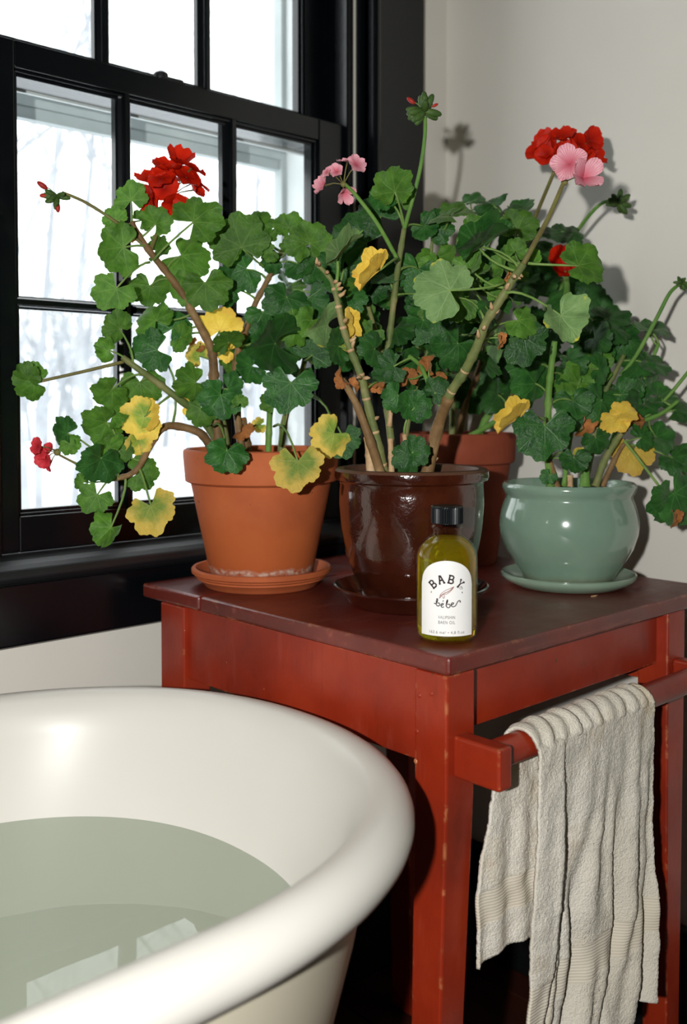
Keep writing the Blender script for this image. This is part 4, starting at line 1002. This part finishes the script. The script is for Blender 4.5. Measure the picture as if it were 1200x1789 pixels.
L(862, 359, 40, 125, 'd', -52, 0, -.10, 3); L(860, 356, 36, 35, 'd', -48, 15, -.10, 8); L(903, 366, 36, 185, 'd', 0, -64, -.10, 3); L(908, 365, 36, 22, 'd', 0, 60, -.10, 2)
L(980, 408, 40, 185, 'd', 0, -50, -.10, 0); L(985, 405, 40, 330, 'd', 30, 40, -.10, 1); L(935, 420, 46, 210, 'd', 20, 0, 0, 2); L(950, 460, 46, 290, 'd', 20, 0, .02, 3); L(905, 430, 44, 240, 'd', 10, 0, 0, 0)
L(1010, 530, 54, 20, 'd', 20, 0, .03, 1); L(1040, 560, 54, 330, 'd', 20, 0, .03, 2); L(960, 520, 50, 30, 'd', 10, 0, .02, 0); L(830, 680, 50, 270, 'd', 10, 0, 0, 3); L(885, 640, 54, 250, 'd', 0, 0, -.03, 0); L(870, 690, 50, 230, 'd', 40, 20, -.03, 3)
L(822, 352, 32, 25, 'd', 0, 60, -.05, 3); L(900, 700, 30, 300, 'b', 10, 40, -.05, 5)
rnd = random.Random(44)
for i in range(36):
    a = rnd.uniform(0, 6.28); q = math.sqrt(rnd.random())
    L(890+115*q*math.cos(a), 565+122*q*math.sin(a), rnd.uniform(28, 46), rnd.uniform(185, 355), 'd', rnd.uniform(5, 72), rnd.uniform(-55, 55), rnd.uniform(-.06, .06))

# ================================================================== plant 4, celadon pot
p4 = Plant(R4, 1.150)
p4.stem([(962, 850, -.02), (957, 790, -.03), (957, 740, -.035), (958, 690, -.04), (963, 640, -.045), (969, 596, -.05)], 14, 10, 'green')
p4.stem([(1040, 850, -.02), (1056, 805, -.02), (1078, 768, -.02), (1098, 742, -.02), (1118, 725, -.02)], 13, 8, 'semi')
p4.stem([(972, 850, -.02), (966, 825, -.025), (958, 800, -.03)], 13, 9, 'woody')
p4.stem([(1020, 850, 0), (1040, 760, .01), (1055, 690, .01), (1075, 650, .01), (1090, 620, .01)], 12, 8, 'semi')
p4.stem([(1052, 850, .0), (1075, 800, .0), (1090, 775, .0)], 11, 7, 'woody'); p4.stem([(1022, 850, -.02), (1022, 815, -.02)], 18, 15, 'green', name='stump'); p4.stem([(996, 850, -.01), (996, 830, -.01)], 10, 9, 'dry', name='cut_stub')
for pts in ([(985, 850, 0), (1000, 740, 0), (1020, 660, .01), (1050, 580, .02)], [(1040, 850, .01), (1085, 730, .02), (1130, 650, .02), (1150, 600, .02)], [(1098, 742, -.02), (1150, 725, -.02), (1185, 700, -.02)]):
    p4.stem(pts, 9, 6, 'green')
p4.stem([(1085, 655, .01), (1112, 620, .0), (1146, 558, -.01), (1168, 515, -.015), (1182, 500, -.015)], 8, 6, 'green', False, 'flower_stalk', False, 8)
p4.stem([(1118, 735, -.01), (1160, 700, -.01), (1210, 640, -.02)], 7, 6, 'green', False, 'flower_stalk', False, 8)
p4.stem([(1090, 770, -.02), (1110, 795, -.03), (1164, 866, -.05)], 6, 5, 'stalk', False, 'leaf_stalk', False, 6)
buds(p4, 1191, 494, 13, -.015, (), 9)
L = p4.leaf
L(951, 744, 66, 268, 'd', 5, 0, -.09, 0); L(1003, 800, 34, 270, 'd', 5, 0, -.07, 2); L(1040, 765, 34, 290, 'd', 0, 10, -.05, 1); L(1010, 792, 14, 60, 'v', 0, 0, -.06)
L(1080, 730, 36, 190, 'y', 0, -50, -.06, 1); L(1086, 724, 32, 25, 'y', 0, 48, -.06, 3); L(1108, 784, 50, 278, 'y', 5, 0, .0, 0); L(908, 730, 56, 212, 'y', 0, -45, -.06, 10)
L(1170, 866, 58, 255, 'd', 5, 30, -.06, 3, stalk=False); L(1178, 862, 66, 300, 'd', 5, 20, -.06, 1, stalk=False); L(1176, 900, 22, 280, 'b', 5, 30, -.075, 5, stalk=False)
L(1136, 576, 40, 5, 'd', 0, 64, .02, 3); L(1132, 575, 36, 178, 'd', 0, -62, .02, 2); L(1130, 632, 46, 345, 'd', 0, 56, .0, 0); L(1120, 632, 40, 195, 'd', 0, -54, .0, 1); L(1150, 692, 42, 345, 'd', 0, 52, .0, 2)
L(1180, 716, 42, 15, 'd', 0, 48, -.02, 1); L(1146, 764, 42, 340, 'd', 10, 45, -.01, 3); L(1058, 556, 46, 15, 'd', 0, 50, .03, 0); L(1075, 590, 50, 300, 'd', 20, 0, .03, 1); L(1010, 670, 46, 220, 'g', 10, 20, -.02, 1); L(1000, 700, 44, 280, 'd', 0, 0, -.03, 2)
L(1030, 640, 46, 330, 'g', 30, 10, 0, 3); L(985, 655, 40, 300, 'g', 10, 20, -.02, 0); L(1050, 700, 44, 210, 'd', 30, 0, -.02, 1); L(930, 640, 56, 230, 'd', 10, 30, -.02, 3); L(935, 670, 50, 190, 'd', 40, 20, -.03, 1); L(1085, 690, 48, 320, 'd', 20, 0, 0, 2)
L(1045, 620, 40, 100, 'd', 20, 0, .01, 1); L(1175, 800, 40, 320, 'd', 40, 20, 0, 3); L(1120, 765, 30, 20, 'd', 40, 0, -.02); L(1020, 735, 30, 260, 'b', 0, 20, -.02, 5); L(960, 830, 20, 240, 'd', 0, 0, -.04); L(1110, 735, 18, 330, 'b', 0, 0, -.03, 5)
rnd = random.Random(55)
for i in range(24):
    a = rnd.uniform(0, 6.28); q = math.sqrt(rnd.random())
    L(1050+95*q*math.cos(a), 655+100*q*math.sin(a), rnd.uniform(30, 46), rnd.uniform(185, 355), 'd', rnd.uniform(5, 72), rnd.uniform(-55, 55), rnd.uniform(-.03, .04))

# ------------------------------------------------------------------ oil bottle
BC = Vector((0.6706, 0.5811, T))
bot = empty('oil_bottle', BC); tag(bot, 'small clear bottle of golden bath oil with black cap and white label', 'bottle')
BR = 0.0272
gprof = [(0, 0.0022), (0.017, 0.0015), (0.0205, 0.0), (0.0235, 0.0005), (0.0258, 0.0030), (0.0269, 0.0075), (BR, 0.013), (BR, 0.070), (0.0270, 0.0745), (0.0258, 0.0798), (0.0232, 0.0848), (0.0195, 0.0888), (0.0155, 0.0915), (0.0130, 0.0935), (0.0122, 0.0962), (0.0124, 0.0985), (0.0140, 0.0996), (0.0140, 0.1012), (0.0122, 0.1020), (0.0120, 0.1080)]
MB().lathe(gprof, BC, 80, closed=False).build('glass', M['bottleglass'], bot, smooth=True)
oprof = [(0, 0.0045), (0.018, 0.0035), (0.0225, 0.0028), (0.0248, 0.0052), (0.0258, 0.010), (0.0262, 0.016), (0.0262, 0.070), (0.0259, 0.0742), (0.0247, 0.0790), (0.0222, 0.0838), (0.0186, 0.0878), (0.0150, 0.0903), (0.0135, 0.0912), (0, 0.0910)]
MB().lathe(oprof, BC, 80, closed=False).build('oil', M['oil'], bot, smooth=True)
cm = MB(); nrib = 44; rings = []
for r_, z_, rib in ((0.0, 0.1035, 0), (0.0138, 0.1035, 0), (0.0143, 0.1042, 1), (0.0143, 0.1168, 1), (0.0139, 0.1184, 0), (0.0130, 0.1190, 0), (0.0, 0.1190, 0)):
    ids = []
    for k in range(nrib*2):
        a = math.pi*k/nrib; rr = r_ - (0.0007 if (rib and k % 2) else 0)
        ids.append(len(cm.v)); cm.v.append(BC+Vector((rr*math.cos(a), rr*math.sin(a), z_)))
    rings.append(ids)
for A_, B_ in zip(rings, rings[1:]):
    for k in range(nrib*2):
        k2 = (k+1) % (nrib*2); cm.face([A_[k], A_[k2], B_[k2], B_[k]])
cm.build('cap', M['cap'], bot)
# label: arched paper patch wrapped on the glass, facing the camera
LA = math.atan2(-BC.y, -BC.x)
LH, LW = 0.0655, 0.0490                     # height, width (arc length)
LZ0 = 0.0085
def onlab(u, v, lift=0.0004):
    """u right, v up (metres from the label's bottom centre)"""
    rr = BR + lift; a = LA + u/BR
    return BC + Vector((rr*math.cos(a), rr*math.sin(a), LZ0+v))
lb = MB(); nu = 40
arc_r = LW/2
cols = []
for i in range(nu+1):
    u = -LW/2 + LW*i/nu
    top = LH - arc_r*0.86 + 0.86*math.sqrt(max(0, arc_r**2-u*u))
    ids = []
    for j in range(9): ids.append(len(lb.v)); lb.v.append(onlab(u, top*j/8))
    cols.append(ids)
for i in range(nu):
    for j in range(8): lb.face([cols[i][j], cols[i+1][j], cols[i+1][j+1], cols[i][j+1]])
label = lb.build('label', M['paper'], bot, smooth=True)
def stroke(mb, pts, w, close=False):
    """flat ink stroke through label points"""
    n = len(pts); b = len(mb.v)
    for i in range(n):
        p = pts[i]; q0 = pts[max(i-1, 0)]; q1 = pts[min(i+1, n-1)]
        dx, dy = q1[0]-q0[0], q1[1]-q0[1]; l = math.hypot(dx, dy) or 1
        nx, ny = -dy/l*w/2, dx/l*w/2
        mb.v += [onlab(p[0]+nx, p[1]+ny, 0.00062), onlab(p[0]-nx, p[1]-ny, 0.00062)]
    for i in range(n-1): mb.face([b+2*i, b+2*i+1, b+2*i+3, b+2*i+2])
def curve2(ctrl, step=6):
    return [(p.x, p.y) for p in smooth_path([Vector((a, b, 0)) for a, b in ctrl], step)]
ink = MB()
GL = {  # slab letters in a unit box
 'B': [[(0, 0), (0, 1)], [(-.14, 0), (.42, 0), (.58, .14), (.56, .36), (.42, .5), (0, .5)], [(-.14, 1), (.38, 1), (.52, .88), (.5, .62), (.4, .5)]],
 'A': [[(0, 0), (.22, 1), (.36, 1), (.6, 0)], [(.12, .42), (.48, .42)], [(-.12, 0), (.14, 0)], [(.46, 0), (.74, 0)], [(.1, 1), (.4, 1)]],
 'Y': [[(0, 1), (.28, .48), (.56, 1)], [(.28, .48), (.28, 0)], [(-.12, 1), (.14, 1)], [(.42, 1), (.7, 1)], [(.14, 0), (.42, 0)]]}
cx0, cy0, rad_ = 0.0, 0.0325, 0.0140
for ch, ang in (('B', 44), ('A', 17), ('B', -13), ('Y', -42)):
    a = math.radians(ang); ox = cx0 - rad_*math.sin(a); oy = cy0 + rad_*math.cos(a); h = 0.0066
    for st_ in GL[ch]:
        pts = [(ox + ((x_-.28)*math.cos(a) - y_*math.sin(a))*h, oy + ((x_-.28)*math.sin(a) + y_*math.cos(a))*h) for x_, y_ in st_]
        stroke(ink, pts, 0.00135)
for sx_ in (-1, 1):                          # small drops either side
    stroke(ink, [(sx_*0.0135, 0.0385), (sx_*0.0136, 0.0372)], 0.0007)
# small flourish by the Y
stroke(ink, curve2([(0.0112, 0.0422), (0.0128, 0.0432), (0.0136, 0.0418), (0.0122, 0.0408), (0.0110, 0.0418), (0.0124, 0.0428), (0.0140, 0.0405)]), 0.0003)
# script word: b e b e with a long tail
h = 0.0042
def scr(ctrl, ox, oy, s_): stroke(ink, curve2([(ox+a*s_, oy+b*s_) for a, b in ctrl]), 0.0008)
bx = -0.0095; by = 0.0262
scr([(-.35, .55), (.1, .45), (.45, 1.2), (.3, 1.5), (.15, .9), (.2, .15), (.6, 0), (.9, .3), (.7, .65), (.4, .5)], bx, by, h)
scr([(0, .3), (.4, .45), (.5, .7), (.2, .72), (.0, .3), (.25, -.1), (.65, .05)], bx+0.0047, by-0.0006, h*0.95)
scr([(.35, .95), (.5, 1.2)], bx+0.0047, by, h)
scr([(0, .2), (.35, 1.1), (.3, 1.45), (.12, .9), (.12, .1), (.5, -.2), (.85, .1), (.7, .55), (.3, .45)], bx+0.0088, by-0.0004, h)
scr([(0, .3), (.4, .45), (.5, .7), (.2, .72), (.0, .3), (.3, -.08), (.9, .12), (1.35, .9), (1.75, 1.15), (1.95, .9), (1.8, .75)], bx+0.0132, by, h)
ink.build('lettering', M['ink'], label)
pk_ = MB()                                   # the little pod drawing
stroke(pk_, curve2([(-0.0058, 0.0345), (-0.0046, 0.0372), (-0.0008, 0.0400), (0.0040, 0.0422), (0.0062, 0.0432)]), 0.0005)
stroke(pk_, curve2([(-0.0058, 0.0345), (-0.0030, 0.0362), (0.0006, 0.0372), (0.0042, 0.0404), (0.0062, 0.0432)]), 0.0005)
stroke(pk_, curve2([(-0.0050, 0.0352), (-0.0022, 0.0374), (0.0016, 0.0392), (0.0055, 0.0425)]), 0.0007)
stroke(pk_, curve2([(-0.0056, 0.0350), (-0.0062, 0.0330), (-0.0050, 0.0340), (-0.0044, 0.0352)]), 0.0005)
stroke(pk_, curve2([(-0.0034, 0.0352), (-0.0028, 0.0330), (-0.0018, 0.0342), (-0.0020, 0.0358)]), 0.0005)
pk_.build('pod_drawing', M['pinkink'], label)
def text(body, size, v, name, squeeze=1.0):
    c = bpy.data.curves.new('t', 'FONT'); c.body = body; c.size = size; c.align_x = 'CENTER'; c.resolution_u = 3
    c.space_character = 1.15
    o = bpy.data.objects.new('t', c); COL.objects.link(o)
    dg = bpy.context.evaluated_depsgraph_get(); ev = o.evaluated_get(dg); me = ev.to_mesh()
    mb = MB(); mb.v = [onlab(p.co.x*squeeze, v+p.co.y, 0.0006) for p in me.vertices]
    for p in me.polygons: mb.face(list(p.vertices))
    ev.to_mesh_clear(); bpy.data.objects.remove(o); bpy.data.curves.remove(c)
    return mb.build(name, M['greyink'], label)
text('VALIPSHIN', 0.0040, 0.0152, 'lettering', 0.68); text('BAEN OIL', 0.0040, 0.0108, 'lettering', 0.74); text('163.6 me! • 4,8 fl.oz', 0.0036, 0.0022, 'lettering', 0.92)

# flake on the table beside the celadon saucer
fp = atY(978, 1042, 0.60); fp = Vector((0.935, 0.600, T))
mf = MB()
for k, (a, b) in enumerate(((-0.006, 0), (-0.002, 0.0016), (0.004, 0.0012), (0.0065, -0.0004), (0.001, -0.0016))):
    mf.v.append(fp + Vector((a, b, 0.0001))); mf.v.append(fp + Vector((a, b, 0.0010+0.0004*math.sin(k*2))))
for k in range(5):
    k2 = (k+1) % 5; mf.face([2*k, 2*k2, 2*k2+1, 2*k+1])
mf.face([1, 3, 5, 7, 9]); mf.face([8, 6, 4, 2, 0])
tag(mf.build('dry_petal_flake', SM['dry'], None, loc=fp), 'tiny dry flake lying on the red table before the celadon saucer', 'flake')
